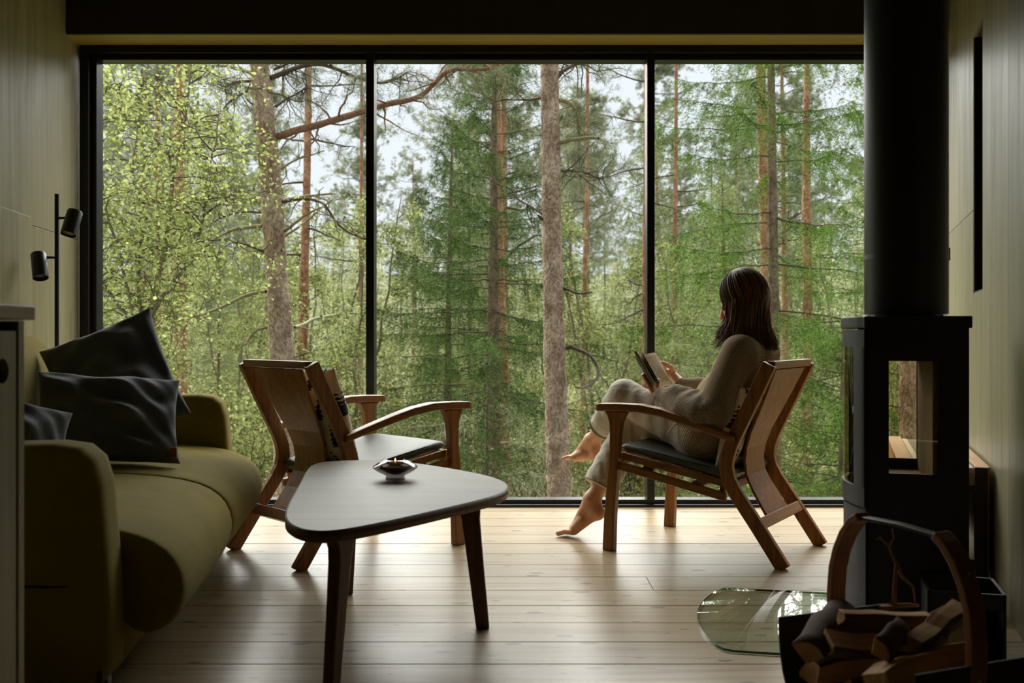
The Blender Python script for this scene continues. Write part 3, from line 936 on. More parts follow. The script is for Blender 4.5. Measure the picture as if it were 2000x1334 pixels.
# ------------------------------------------------------------------ log basket with bent wood hoop
BA = math.atan2(.37, .93)
bk = thing('log_basket', 'black metal log basket with a bent wood hoop handle', 'basket', (.84, 2.155, 0), BA)
mtl = plain('basket_black_steel', (.010, .010, .011, 1), .6, 0, .1, 40)
nseg = 24
def prof(off):
    return [((.212 + off) * math.cos(math.pi * i / nseg), .282 - (.278 + off) * math.sin(math.pi * i / nseg) ** .85) for i in range(nseg + 1)]
po_, pi2 = prof(0.0), prof(-.005)
ring = po_ + pi2[::-1]
o = MB().rings([[(x, y, z) for y, z in ring] for x in (-.16, -.08, 0, .08, .16)]).build('trough', mtl, bk)
auto_smooth(o, 50)
for x in (-.11, .11):
    MB().mm(x - .014, x + .014, -.10, .10, 0, .004).build('foot_strip', mtl, bk)
hw_ = wood('hoop_ash', srgb(120, 74, 42), srgb(158, 104, 62), 2, .4)
for s in (1, -1):
    pts = [(.192, .16), (.201, .22), (.206, .28), (.206, .33), (.200, .385), (.186, .43), (.164, .472), (.136, .505), (.112, .52)]
    st = []
    for i, (y, z) in enumerate(pts):
        a = pts[max(0, i - 1)]; b_ = pts[min(len(pts) - 1, i + 1)]
        t = Vector((0, (b_[0] - a[0]) * s, b_[1] - a[1])).normalized()
        nrm = Vector((1, 0, 0)).cross(t)
        st.append(((0, y * s, z), (.021, 0, 0), nrm * .0095))
    hp = MB().beam(st).build('hoop', hw_, bk, bevel=.003)
    for xx, yy, zz in ((.0, .186, .452), (.0, .2135, .25)):
        MB().lathe([(0, 0), (.0055, 0), (.004, .003), (0, .0035)], 12, (-.0, yy * s, zz), Matrix.Rotation(R(-90 * s), 3, 'X'), cap=False).build('bolt', plain('steel_bolt', srgb(170, 165, 155), .3, 1), hp)
MB().beam([((0, .150, .496), (.013, 0, 0), (0, 0, .004)), ((0, .110, .516), (.013, 0, 0), (0, 0, .004)), ((0, 0, .520), (.013, 0, 0), (0, 0, .004)), ((0, -.110, .516), (.013, 0, 0), (0, 0, .004)), ((0, -.150, .496), (.013, 0, 0), (0, 0, .004))]).build('handle_bar', M['black_metal'], bk, bevel=.002)

split = wood('split_birch_wood', srgb(150, 108, 66), srgb(196, 152, 100), 0, .75, .9, .5)
barkm = plain('log_bark', srgb(78, 56, 40), .9, 0, .35, 18, .8)
def split_log(label, loc, L, r, yaw, pitch, roll, seed, parentrot=BA):
    rg = random.Random(seed)
    t = thing('firewood_log', label, 'log', (0, 0, 0), 0, 'split firewood in the log basket')
    base = Matrix.Translation((.84, 2.155, 0)) @ Matrix.Rotation(BA, 4, 'Z')
    t.matrix_world = base @ Matrix.Translation(loc) @ Matrix.Rotation(yaw, 4, 'Z') @ Matrix.Rotation(pitch, 4, 'Y') @ Matrix.Rotation(roll, 4, 'X')
    a0, a1 = R(-52), R(52)
    n = 7
    outl = [(0, -.42 * r)] + [(r * math.sin(a0 + (a1 - a0) * i / n), r * (math.cos(a0 + (a1 - a0) * i / n) - .35)) for i in range(n + 1)]
    rs = []
    for k_ in range(6):
        x = -L / 2 + L * k_ / 5
        s_ = 1 + rg.uniform(-.08, .08); dx, dz = rg.uniform(-.1, .1) * r, rg.uniform(-.1, .1) * r
        rs.append([(x + rg.uniform(-.004, .004), y * s_ + dx, z * s_ + dz) for y, z in outl])
    MB().rings(rs).build('split_wood', split, t, bevel=.0015, seg=1)
    # bark on the round side
    br = []
    for rr in rs:
        br.append([(p_[0] * .99, p_[1] * 1.03, p_[2] * 1.04 + .001) for p_ in rr[1:]] + [(p_[0] * .99, p_[1] * .97, p_[2] * .96) for p_ in rr[:0:-1]])
    MB().rings(br).build('bark', barkm, t, smooth=True)
    return t
LOGS = [
 ('thick split log at the near rim of the basket with a pale top face', (.00, -.085, .245), .30, .066, R(8), R(-3), R(200), 1),
 ('split log lying in the middle of the log basket', (-.01, .035, .255), .27, .05, R(-16), R(4), R(165), 2),
 ('pale split log leaning up to the right under the hoop', (.075, -.02, .305), .19, .04, R(14), R(-16), R(150), 3),
 ('dark bark covered log at the left end of the basket', (-.095, .125, .262), .22, .05, R(28), R(-12), R(10), 4),
 ('slim split log across the top of the heap', (.02, .075, .300), .22, .032, R(-10), R(6), R(140), 5),
 ('short split log with its end face to the left', (-.06, -.03, .285), .13, .034, R(30), R(-8), R(60), 6),
 ('split log low at the front left of the basket', (-.03, -.11, .165), .28, .058, R(-4), 0, R(20), 7),
 ('split log deep in the middle of the basket', (0, .02, .16), .29, .06, R(4), 0, R(100), 8),
 ('split log low at the back of the basket', (0, .12, .17), .28, .055, R(0), 0, R(-30), 9),
 ('split log on the floor of the basket', (0, 0, .07), .29, .06, R(2), 0, R(180), 10),
]
for q in LOGS: split_log(*q)
tw = thing('kindling_twig', 'forked dry kindling twig sticking up from the firewood', 'twig', (.84, 2.155, 0), BA)
tb = wood('dry_twig', srgb(150, 116, 76), srgb(186, 150, 104), 2, .8)
twp = MB()
for pts, r0 in (([(.03, .05, .33), (.026, .045, .37), (.036, .05, .42), (.02, .055, .462), (.0, .06, .48)], .0055), ([(.036, .05, .42), (.05, .045, .39), (.075, .04, .37), (.08, .04, .335)], .0045),
                ([(.02, .055, .462), (.03, .05, .48), (.025, .05, .50)], .003), ([(.0, .06, .48), (-.012, .06, .478)], .003), ([(.03, .05, .33), (.0, .06, .326), (.06, .04, .33), (.09, .04, .326)], .008)):
    twp.tube(pts, [r0 * (1 - .6 * i / (len(pts) - 1)) for i in range(len(pts))], 7)
twp.build('twig_stem', tb, tw, smooth=True)

# ------------------------------------------------------------------ implicit surfaces for the seated woman
class SDF:
    def __init__(self, lo, hi, res):
        self.lo = np.array(lo, float); self.res = res
        self.n = np.ceil((np.array(hi) - self.lo) / res).astype(int) + 1
        self.D = np.full(self.n, .06, np.float32)
    def region(self, mn, mx):
        a = np.clip(np.floor((mn - self.lo) / self.res).astype(int), 0, self.n)
        b = np.clip(np.ceil((mx - self.lo) / self.res).astype(int) + 1, 0, self.n)
        sl = tuple(slice(i, j) for i, j in zip(a, b))
        ax = [self.lo[i] + self.res * np.arange(a[i], b[i]) for i in range(3)]
        return sl, np.meshgrid(*ax, indexing='ij', sparse=True)
    def cone(self, a, b, ra, rb, k=.02, S=(1, 1, 1), cut=None, sub=False, fold=None):
        a = np.array(a, float); b = np.array(b, float); S = np.array(S, float)
        mar = max(ra, rb) * S.max() + .05
        sl, (X, Y, Z) = self.region(np.minimum(a, b) - mar, np.maximum(a, b) + mar)
        if 0 in self.D[sl].shape: return self
        aa, bb = a / S, b / S
        d = bb - aa; L2 = max(d @ d, 1e-9)
        x, y, z = X / S[0] - aa[0], Y / S[1] - aa[1], Z / S[2] - aa[2]
        t = np.clip((x * d[0] + y * d[1] + z * d[2]) / L2, 0, 1)
        r = ra + (rb - ra) * t
        dist = (np.sqrt((x - t * d[0]) ** 2 + (y - t * d[1]) ** 2 + (z - t * d[2]) ** 2) - r) * S.min()
        if fold is not None:
            amp, freq, skew = fold
            dist = dist - amp * np.sin(freq * t * math.sqrt(L2) + skew[0] * X + skew[1] * Y + skew[2] * Z)
        if cut is not None:
            p0, nn = np.array(cut[0], float), np.array(cut[1], float)
            nn = nn / np.linalg.norm(nn)
            dist = np.maximum(dist, (X - p0[0]) * nn[0] + (Y - p0[1]) * nn[1] + (Z - p0[2]) * nn[2])
        cur = self.D[sl]
        if sub:
            dist = -dist
            h = np.clip(k - np.abs(cur - dist), 0, None) / k
            self.D[sl] = np.maximum(cur, dist) + h * h * k * .25
        else:
            h = np.clip(k - np.abs(cur - dist), 0, None) / k
            self.D[sl] = np.minimum(cur, dist) - h * h * k * .25
        return self
    def chain(self, pts, rad, k=.01, S=(1, 1, 1)):
        for i in range(len(pts) - 1):
            self.cone(pts[i], pts[i + 1], rad[i], rad[i + 1], k, S)
        return self
    def mesh(self, name, smooth=1):
        D = self.D; S = D < 0
        nx, ny, nz = D.shape
        cnt = np.zeros((nx - 1, ny - 1, nz - 1), np.int8)
        for i in (0, 1):
            for j in (0, 1):
                for k_ in (0, 1):
                    cnt += S[i:nx - 1 + i, j:ny - 1 + j, k_:nz - 1 + k_]
        act = (cnt > 0) & (cnt < 8)
        ci = np.argwhere(act)
        idx = np.full(act.shape, -1, np.int32); idx[act] = np.arange(len(ci))
        offs = np.array([(i, j, k_) for i in (0, 1) for j in (0, 1) for k_ in (0, 1)])
        vals = np.stack([D[ci[:, 0] + o_[0], ci[:, 1] + o_[1], ci[:, 2] + o_[2]] for o_ in offs], 1)
        acc = np.zeros((len(ci), 3)); num = np.zeros(len(ci))
        for a in range(8):
            for b in range(a + 1, 8):
                if np.abs(offs[a] - offs[b]).sum() != 1: continue
                va, vb = vals[:, a], vals[:, b]
                m_ = (va < 0) != (vb < 0)
                t = np.where(m_, va / np.where(m_, va - vb, 1), 0)
                pt = offs[a] + t[:, None] * (offs[b] - offs[a])
                acc += np.where(m_[:, None], pt, 0); num += m_
        V = self.lo + (ci + acc / num[:, None]) * self.res
        quads = []
        for ax in range(3):
            s0 = [slice(None)] * 3; s1 = [slice(None)] * 3
            s0[ax] = slice(0, -1); s1[ax] = slice(1, None)
            A, B = S[tuple(s0)], S[tuple(s1)]
            e = np.argwhere(A != B)
            u, v = (ax + 1) % 3, (ax + 2) % 3
            ok = (e[:, u] > 0) & (e[:, v] > 0) & (e[:, u] < D.shape[u] - 1) & (e[:, v] < D.shape[v] - 1)
            e = e[ok]
            flip = A[e[:, 0], e[:, 1], e[:, 2]]
            cs = []
            for du, dv in ((-1, -1), (0, -1), (0, 0), (-1, 0)):
                q = e.copy(); q[:, u] += du; q[:, v] += dv
                cs.append(idx[q[:, 0], q[:, 1], q[:, 2]])
            Q = np.stack(cs, 1)
            Q[~flip] = Q[~flip][:, ::-1]
            quads.append(Q)
        F = np.concatenate(quads)
        for _ in range(smooth):
            sm = np.zeros_like(V); w = np.zeros(len(V))
            for i in range(4):
                j = F[:, (i + 1) % 4]
                np.add.at(sm, F[:, i], V[j]); np.add.at(w, F[:, i], 1)
                np.add.at(sm, j, V[F[:, i]]); np.add.at(w, j, 1)
            V = V * .5 + .5 * sm / np.maximum(w, 1)[:, None]
        return V, F

person = thing('person', 'woman in knit sweater and light jeans reading with her legs crossed', 'person', (1.225, 4.18, 0), ROTC1)
def smooth_part(name, V, F, mat, parent):
    return link_mesh(name, np_mesh(name, V, [F]), mat, parent, None, None, True)

def skin_mat():
    m, nt, b = new_mat('skin')
    vec = coords(nt)
    nt.links.new(ramp(nt, noise(nt, vec, 14, 4), [(.3, srgb(196, 138, 104)), (.7, srgb(220, 168, 134))]), b.inputs['Base Color'])
    b.inputs['Roughness'].default_value = .5
    b.inputs['Subsurface Weight'].default_value = .12
    b.inputs['Subsurface Radius'].default_value = (.02, .008, .004)
    b.inputs['Subsurface Scale'].default_value = .5
    bump(nt, noise(nt, vec, 120, 3), .1, .001, b)
    return m
M['skin'] = skin_mat()

hipL, hipR = (.41, .09, .485), (.41, -.09, .48)
knL, anL = (.815, .035, .645), (1.065, -.12, .415)
knR, anR = (.80, -.03, .52), (.925, .142, .18)
shL, elL, wrL = (.225, .160, .852), (.305, .245, .612), (.566, .160, .668)
shR, elR, wrR = (.225, -.160, .852), (.36, -.235, .64), (.588, -.105, .700)
headc = np.array((.262, .0, 1.072))
fd_ = np.array((math.cos(R(22)), 0, -math.sin(R(22))))      # where the face points
up_ = np.array((math.sin(R(22)), 0, math.cos(R(22))))
sd_ = np.array((0, 1, 0))
def hp_(f, s_, u): return headc + fd_ * f + sd_ * s_ + up_ * u

B = SDF((.05, -.33, -.02), (1.30, .33, 1.26), .0028)
B.cone(hipL, hipR, .095, .095, .04).cone((.39, 0, .50), (.33, 0, .66), .10, .095, .05, (1, 1.3, 1)).cone((.33, 0, .66), (.25, 0, .82), .10, .095, .05, (1, 1.35, 1))
B.cone((.235, -.13, .85), (.235, .13, .85), .055, .055, .04)
B.cone((.232, 0, .86), (.252, 0, 1.0), .05, .046, .03)
# head
B.cone(hp_(-.015, 0, .03), hp_(.0, 0, .045), .082, .078, .03, (1.06, .9, 1.0))
B.cone(hp_(.03, 0, -.01), hp_(.045, 0, -.05), .066, .05, .03, (1, .95, 1))
B.cone(hp_(.055, 0, -.075), hp_(.075, 0, -.085), .034, .024, .025, (1, 1.2, 1))
B.cone(hp_(.088, 0, .018), hp_(.112, 0, -.022), .008, .0125, .012)
for s in (-1, 1):
    B.cone(hp_(.108, s * .008, -.026), hp_(.106, s * .010, -.026), .007, .007, .008)
    B.cone(hp_(.094, s * .031, .010), hp_(.094, s * .036, .010), .011, .011, .012, sub=True)
    B.cone(hp_(.078, s * .032, .008), hp_(.079, s * .034, .008), .0125, .0125, .004)
    B.cone(hp_(.062, s * .048, -.025), hp_(.05, s * .055, -.03), .022, .02, .02)
    B.cone(hp_(-.015, s * .075, .005), hp_(-.01, s * .077, -.03), .017, .012, .006, (1, .45, 1))
    B.cone(hp_(.098, s * .004, -.052), hp_(.088, s * .02, -.053), .007, .004, .006)
    B.cone(hp_(.094, s * .004, -.063), hp_(.086, s * .016, -.062), .007, .004, .006)
# arms
for sh, el, wr in ((shL, elL, wrL), (shR, elR, wrR)):
    B.cone(sh, el, .046, .038, .03).cone(el, wr, .038, .024, .02)
# legs
B.cone(hipL, knL, .082, .056, .04).cone(hipR, knR, .082, .056, .03)
B.cone(knL, np.array(knL) * .6 + np.array(anL) * .4 + np.array((-.02, 0, -.01)), .053, .05, .02).cone(np.array(knL) * .6 + np.array(anL) * .4, anL, .048, .032, .02)
B.cone(knR, np.array(knR) * .6 + np.array(anR) * .4 + np.array((-.02, 0, 0)), .053, .05, .02).cone(np.array(knR) * .6 + np.array(anR) * .4, anR, .048, .033, .02)
def foot(an, heel, ball, toe, side, flexz):
    an, heel, ball, toe = map(np.array, (an, heel, ball, toe))
    ax = (ball - heel) / np.linalg.norm(ball - heel)
    sd = np.cross((0, 0, 1.0), ax); sd /= np.linalg.norm(sd)
    upv = np.cross(ax, sd)
    B.cone(an, heel + upv * .012, .032, .029, .02)
    B.cone(heel, heel + upv * .02, .028, .026, .02)
    B.cone(an + ax * .01, (ball - ax * .018 + upv * .010), .034, .020, .03, (1, 1.0, 1))
    B.cone(heel + upv * .004, ball - ax * .02 + sd * .012 * side, .024, .020, .02)
    for q in (-.028, -.010, .010, .026):
        B.cone(heel + (ball - heel) * .55 + sd * q * .55 + upv * .012, ball - ax * .014 + sd * q, .019, .0150, .018)
    td = (toe - ball); tl = np.linalg.norm(td); td = td / tl
    for i in range(5):      # big toe on the inner side
        q = (-.034 + .0172 * i)
        ln = tl * (1.06, 1.08, 1.02, .95, .86)[i]
        r = (.0125, .0088, .0086, .0084, .0082)[i]
        b0 = ball + sd * side * -q + upv * .001 - td * .014
        mid = b0 + td * ln * .5 + upv * .006
        tip = b0 + td * ln
        B.cone(b0, mid, r * 1.1, r * .92, .003).cone(mid, tip, r * .92, r, .002)
foot(anR, (.893, .148, .118), (1.020, .160, .026), (1.088, .162, .0135), 1, 0)
foot(anL, (1.035, -.112, .345), (1.172, -.125, .328), (1.232, -.123, .318), -1, 0)
# hands
def hand(wr, palm, fingers, thumb, pr=.021, S=(1, 1, 1)):
    B.cone(wr, palm[0], .023, pr, .02)
    for a, b_ in zip(palm[:-1], palm[1:]):
        B.cone(a, b_, pr * .85, pr * .8, .015)
    for f_ in fingers:
        n = len(f_)
        B.chain(f_, [.0092 - .0022 * i / (n - 1) for i in range(n)], .004)
    n = len(thumb)
    B.chain(thumb, [.0115 - .003 * i / (n - 1) for i in range(n)], .006)
# book frame (spine, page directions)
sb, stp = np.array((.66, .03, .690)), np.array((.748, .03, .833))
es = (stp - sb) / np.linalg.norm(stp - sb); ny = np.array((0, 1.0, 0)); nn_ = np.cross(ny, es); nn_ = nn_ if nn_[0] < 0 else -nn_
dL = ny * math.cos(R(25)) + nn_ * math.sin(R(25)); dR = -ny * math.cos(R(15)) + nn_ * math.sin(R(15))
nL = np.cross(dL, es); nL = nL if nL @ nn_ > 0 else -nL
nR = np.cross(dR, es); nR = nR if nR @ nn_ > 0 else -nR
bp = lambda s_, d, w_, n_, h_: sb + es * s_ + d * w_ + n_ * h_
# left hand: fingers under the left cover, thumb on the page near the spine
pL = [np.array((.60, .125, .672)), np.array((.628, .098, .668))]
fL = []
for i, s_ in enumerate((.012, .030, .048, .064)):
    k0 = pL[1] + es * (s_ - .035) * .8 + np.array((.012, -.004, .0))
    k1 = bp(s_ + .004, dL, .070 - .004 * i, nL, -.026)
    k2 = bp(s_ + .012, dL, .044 - .003 * i, nL, -.021)
    k3 = bp(s_ + .016, dL, .024, nL, -.018)
    fL.append([k0, k1, k2, k3])
tL = [pL[0] + np.array((.01, -.006, .014)), bp(.012, dL, .066, nL, .022), bp(.022, dL, .044, nL, .018), bp(.034, dL, .028, nL, .0145)]
hand(wrL, pL, fL, tL)
# right hand: fingers behind the right cover with the edge in the palm, thumb on the page
pR = [bp(.052, dR, .172, nR, -.012), bp(.062, dR, .150, nR, -.014)]
fR = []
for i, s_ in enumerate((.108, .090, .070, .052)):
    k0 = pR[1] + es * (s_ - .075) * .75
    k1 = bp(s_ + .012, dR, .142 - .002 * i, nR, -.018)
    k2 = bp(s_ + .016, dR, .118, nR, -.0205)
    k3 = bp(s_ + .018, dR, .098, nR, -.0195)
    fR.append([k0, k1, k2, k3])
tR = [pR[0] + nR * .014, bp(.072, dR, .150, nR, .020), bp(.090, dR, .132, nR, .0185), bp(.104, dR, .118, nR, .0165)]
hand(wrR, pR, fR, tR)
Vb, Fb = B.mesh('body', 1)
smooth_part('body', Vb, Fb, M['skin'], person)['label'] = 'bare feet, hands and face of the woman'

# trousers
def jeans():
    m, nt, b = new_mat('pale_jeans')
    vec = coords(nt)
    f = noise(nt, vec, 7, 4); g = noise(nt, vec, 420, 2)
    nt.links.new(ramp(nt, mth(nt, 'ADD', mth(nt, 'MULTIPLY', f, .6), mth(nt, 'MULTIPLY', g, .4)), [(.3, srgb(176, 168, 148)), (.7, srgb(208, 202, 186))]), b.inputs['Base Color'])
    b.inputs['Roughness'].default_value = .9
    b.inputs['Specular IOR Level'].default_value = .2
    w = N(nt, 'ShaderNodeTexNoise'); w.inputs['Scale'].default_value = 11; w.inputs['Detail'].default_value = 2; w.inputs['Distortion'].default_value = 1.6
    nt.links.new(vec, w.inputs['Vector'])
    n1 = bump(nt, w.outputs['Fac'], .28, .03, b)
    bump(nt, g, .25, .001, b, n1)
    return m
T = SDF((.22, -.26, .20), (1.12, .26, .80), .0045)
kl, al = np.array(knL), np.array(anL); kr, ar = np.array(knR), np.array(anR)
cl = kl + (al - kl) * .66; cr = kr + (ar - kr) * .84
T.cone(hipL, hipR, .118, .118, .03)
T.cone((.395, 0, .50), (.37, 0, .57), .115, .10, .04, (1, 1.3, 1))
T.cone(hipL, knL, .103, .077, .03, fold=(.0018, 70, (20, 30, -25))).cone(hipR, knR, .103, .077, .022, fold=(.0018, 65, (10, -30, 25)))
T.cone(kl + (.0, 0, .004), kl + (al - kl) * .9, .078, .066, .02, cut=(cl, al - kl), fold=(.002, 60, (30, 20, 10)))
T.cone(kr + (.0, 0, .002), kr + (ar - kr) * 1.0, .078, .080, .015, cut=(cr, ar - kr), fold=(.002, 20, (120, 90, 5)))
Vt, Ft = T.mesh('trousers', 1)
tr_ = smooth_part('trousers', Vt, Ft, jeans(), person)
tr_['label'] = 'pale loose cropped jeans'
def hem_ring(c, ax, r):
    ax = Vector(ax).normalized(); a = ax.orthogonal().normalized(); b_ = ax.cross(a)
    return [Vector(c) + (a * math.cos(2 * math.pi * i / 40) + b_ * math.sin(2 * math.pi * i / 40)) * r for i in range(40)]
stitch = plain('jeans_stitching', srgb(150, 138, 110), .9)
MB().tube(hem_ring(cl - (al - kl) * .012, al - kl, .0715), .0035, 6, closed=True).build('hem', stitch, tr_, smooth=True)
MB().tube(hem_ring(cr - (ar - kr) * .012, ar - kr, .0800), .0035, 6, closed=True).build('hem', stitch, tr_, smooth=True)

# sweater
def knit():
    m, nt, b = new_mat('ribbed_knit')
    at = N(nt, 'ShaderNodeAttribute'); at.attribute_name = 'rib'
    s_ = mth(nt, 'SINE', mth(nt, 'MULTIPLY', at.outputs['Fac'], 2 * math.pi / .0064))
    vec = coords(nt)
    g = noise(nt, vec, 240, 3)
    base = ramp(nt, mth(nt, 'ADD', mth(nt, 'MULTIPLY', mth(nt, 'ADD', s_, 1.0), .32), mth(nt, 'MULTIPLY', g, .36)), [(.1, srgb(132, 112, 84)), (.55, srgb(184, 160, 126)), (1, srgb(204, 184, 150))])
    nt.links.new(base, b.inputs['Base Color'])
    b.inputs['Roughness'].default_value = .95
    b.inputs['Sheen Weight'].default_value = .3
    b.inputs['Specular IOR Level'].default_value = .15
    big = noise(nt, vec, 9, 3)
    n1 = bump(nt, big, .5, .03, b)
    n2 = bump(nt, s_, .8, .004, b, n1)
    return m
W = SDF((.03, -.36, .40), (.66, .36, 1.0), .0045)
A_ = lambda *q: np.array(q)
WP = [((.40, 0, .515), (.35, 0, .62), .128, .128, (1, 1.28, 1)), ((.35, 0, .62), (.265, 0, .80), .128, .105, (1, 1.38, 1)),
      ((.225, -.125, .852), (.225, .125, .852), .078, .078, (1, 1, 1)),
      (shL, elL, .072, .074, (1, 1, 1)), (elL, (.50, .185, .655), .078, .060, (1, 1, 1)), ((.50, .185, .655), (.548, .167, .664), .054, .038, (1, 1, 1)), ((.546, .168, .664), (.578, .153, .672), .034, .034, (1, 1, 1)),
      (shR, elR, .068, .070, (1, 1, 1)), (elR, (.53, -.14, .686), .072, .050, (1, 1, 1)), ((.53, -.14, .686), (.562, -.122, .694), .044, .036, (1, 1, 1)), ((.56, -.122, .694), (.592, -.104, .701), .034, .034, (1, 1, 1)),
      ((.222, 0, .865), (.240, 0, .928), .088, .064, (1, 1.08, 1))]
for i, (a, b_, ra, rb, S_) in enumerate(WP):
    fold = (.004, 70, (25, -20, 30)) if i in (4, 8) else ((.004, 30, (10, 25, 35)) if i in (0, 1, 3, 7) else None)
    W.cone(a, b_, ra, rb, .03 if i < 4 else .014, S_, fold=fold)
# puffed folds above the cuffs
W.cone((.485, .205, .672), (.515, .15, .652), .048, .046, .012)
for q in (((.46, .235, .640), (.49, .175, .622), .046, .044, (1, 1, 1)), ((.42, .245, .612), (.36, .262, .600), .070, .074, (1, 1, 1)),
          ((.345, .06, .60), (.405, .088, .50), .125, .122, (1, 1.12, 1)), ((.345, -.06, .60), (.405, -.088, .50), .125, .122, (1, 1.12, 1))):
    W.cone(q[0], q[1], q[2], q[3], .02, q[4]); WP.append(q)
Vw, Fw = W.mesh('sweater', 1)
sw = smooth_part('sweater', Vw, Fw, knit(), person)
sw['label'] = 'beige rib knit sweater'
best = np.full(len(Vw), 1e9); rib = np.zeros(len(Vw))
for a, b_, ra, rb, S_ in WP:
    a, b_, S_ = np.array(a, float), np.array(b_, float), np.array(S_, float)
    d = b_ - a; L = np.linalg.norm(d); d /= L
    q = Vw - a; t = np.clip(q @ d, 0, L)
    rv = (q - t[:, None] * d) / S_
    r_ = ra + (rb - ra) * t / L
    dist = np.linalg.norm(rv, axis=1) - r_
    e1 = np.cross(d, (0, 1, 0.0)) if abs(d[1]) < .8 else np.cross(d, (1.0, 0, 0)); e1 /= np.linalg.norm(e1); e2 = np.cross(d, e1)
    ang = np.arctan2(rv @ e2, rv @ e1) * .075
    mm_ = dist < best
    best[mm_] = dist[mm_]; rib[mm_] = ang[mm_]
at = sw.data.attributes.new('rib', 'FLOAT', 'POINT'); at.data.foreach_set('value', rib.astype(np.float32))
dst = MB()
dst.tube([(.46, .155, .56), (.50, .185, .545), (.525, .19, .52), (.535, .192, .50)], [.004, .0035, .0035, .004], 6)
dst.tube([(.46, .155, .56), (.475, .175, .54), (.475, .187, .515)], [.004, .0035, .004], 6)
dst.build('drawstring', plain('white_cord', srgb(200, 192, 172), .8), tr_, smooth=True)

# hair: close cap plus falling locks
H = SDF((.08, -.20, .84), (.46, .20, 1.24), .004)
H.cone(hp_(-.028, 0, .038), hp_(-.010, 0, .052), .087, .082, .03, (1.05, .92, 1.0))
H.cone(hp_(-.040, 0, -.01), (.20, 0, .94), .066, .05, .04, (1, 1.1, 1))
H.cone(hp_(.12, 0, -.04), hp_(.10, 0, -.10), .075, .07, .02, sub=True)
Vh, Fh = H.mesh('hair', 1)
hv = [Vh]; hf = [Fh]; off = len(Vh)
rg = np.random.default_rng(11)
hq = []
for i in range(900):
    phi = rg.uniform(R(30), R(180)) * (1 if rg.random() < .5 else -1)
    lay = rg.uniform(.95, 1.07)
    front = abs(phi) < R(70)
    zend = (rg.uniform(.860, .90) if not front else rg.uniform(.870, .95))
    pts = []
    for s_ in np.linspace(0, 1, 9):      # over the skull: from the parting to the widest place
        th = s_ * R(98)
        f_ = math.sin(th) * math.cos(phi) * .098 * lay; w_ = math.sin(th) * math.sin(phi) * .092 * lay; u_ = math.cos(th) * .104 * lay
        pts.append(hp_(-.018 + f_, w_, .036 + u_))
    p0 = pts[-1]
    wav = rg.uniform(0, 6.28); amp = rg.uniform(.002, .008)
    outw = np.array((math.cos(phi) * .8 - .25, math.sin(phi), 0))
    for s_ in np.linspace(.1, 1, 9):
        z = p0[2] + (zend - p0[2]) * s_
        q = p0 + outw * (-.004 * math.sin(s_ * 2.2) + .040 * s_ ** 3) + np.array((amp * math.sin(wav + 6 * s_), amp * math.cos(wav + 5 * s_), 0))
        if front: q = q + np.array((.020 * s_ ** 2 - .012 * math.sin(s_ * 3.1), 0, 0))
        pts.append(np.array((q[0], q[1], z)))
    r0 = rg.uniform(.0022, .0048)
    rad = [r0 * (.5 + .5 * min(1, j / 4)) * (1 - .85 * max(0, (j - 11) / 6.) ** 1.5) for j in range(len(pts))]
    tbm = MB().tube(pts, rad, 5)
    hv.append(np.array(tbm.v)); 
    q4 = [f_ for f_ in tbm.f if len(f_) == 4]
    hf.append(np.array(q4) + off); off += len(tbm.v)
def hair_mat():
    m, nt, b = new_mat('brown_hair')
    geo = N(nt, 'ShaderNodeNewGeometry')
    vec = coords(nt, (40, 40, 3))
    f = mth(nt, 'ADD', mth(nt, 'MULTIPLY', geo.outputs['Random Per Island'], .6), mth(nt, 'MULTIPLY', noise(nt, vec, 6, 3), .4))
    nt.links.new(ramp(nt, f, [(.1, srgb(46, 29, 18)), (.55, srgb(92, 62, 40)), (1, srgb(160, 116, 76))]), b.inputs['Base Color'])
    b.inputs['Roughness'].default_value = .5
    b.inputs['Specular IOR Level'].default_value = .3
    bump(nt, noise(nt, coords(nt, (200, 200, 4)), 1, 2), .4, .002, b)
    return m
smooth_part('hair', np.concatenate(hv), np.concatenate(hf), hair_mat(), person)['label'] = 'shoulder length brown hair'

# the book she holds
book = thing('book', 'open paperback book in the hands of the reading woman', 'book', (1.225, 4.18, 0), ROTC1)
def leaf(d, nrm, w_, th, lift):
    m_ = Matrix((Vector(d), Vector(es), Vector(nrm))).transposed().to_4x4()
    m_ = Matrix.Translation(Vector(sb) + Vector(nrm) * lift) @ m_
    return m_
def text_mat():
    m, nt, b = new_mat('printed_page')
    tc = N(nt, 'ShaderNodeTexCoord'); sp = N(nt, 'ShaderNodeSeparateXYZ'); nt.links.new(tc.outputs['Object'], sp.inputs[0])
    x, y = sp.outputs[0], sp.outputs[1]
    ln = mth(nt, 'LESS_THAN', mth(nt, 'FRACT', mth(nt, 'MULTIPLY', y, 1 / .0056)), .42)
    wn_ = mth(nt, 'GREATER_THAN', noise(nt, coords(nt, (700, 178, 0), False), 1.0, 1), .40)
    mar = mth(nt, 'MULTIPLY', mth(nt, 'MULTIPLY', mth(nt, 'GREATER_THAN', x, .014), mth(nt, 'LESS_THAN', x, .112)), mth(nt, 'MULTIPLY', mth(nt, 'GREATER_THAN', y, .018), mth(nt, 'LESS_THAN', y, .155)))
    fac = mth(nt, 'MULTIPLY', mth(nt, 'MULTIPLY', ln, wn_), mar)
    nt.links.new(mixc(nt, fac, srgb(226, 214, 188), srgb(60, 52, 46)), b.inputs['Base Color'])
    b.inputs['Roughness'].default_value = .8
    return m
tm = text_mat(); pg = plain('paper_edge', srgb(190, 176, 146), .8, 0, .1, 300); cv = plain('book_cover', srgb(34, 40, 42), .5)
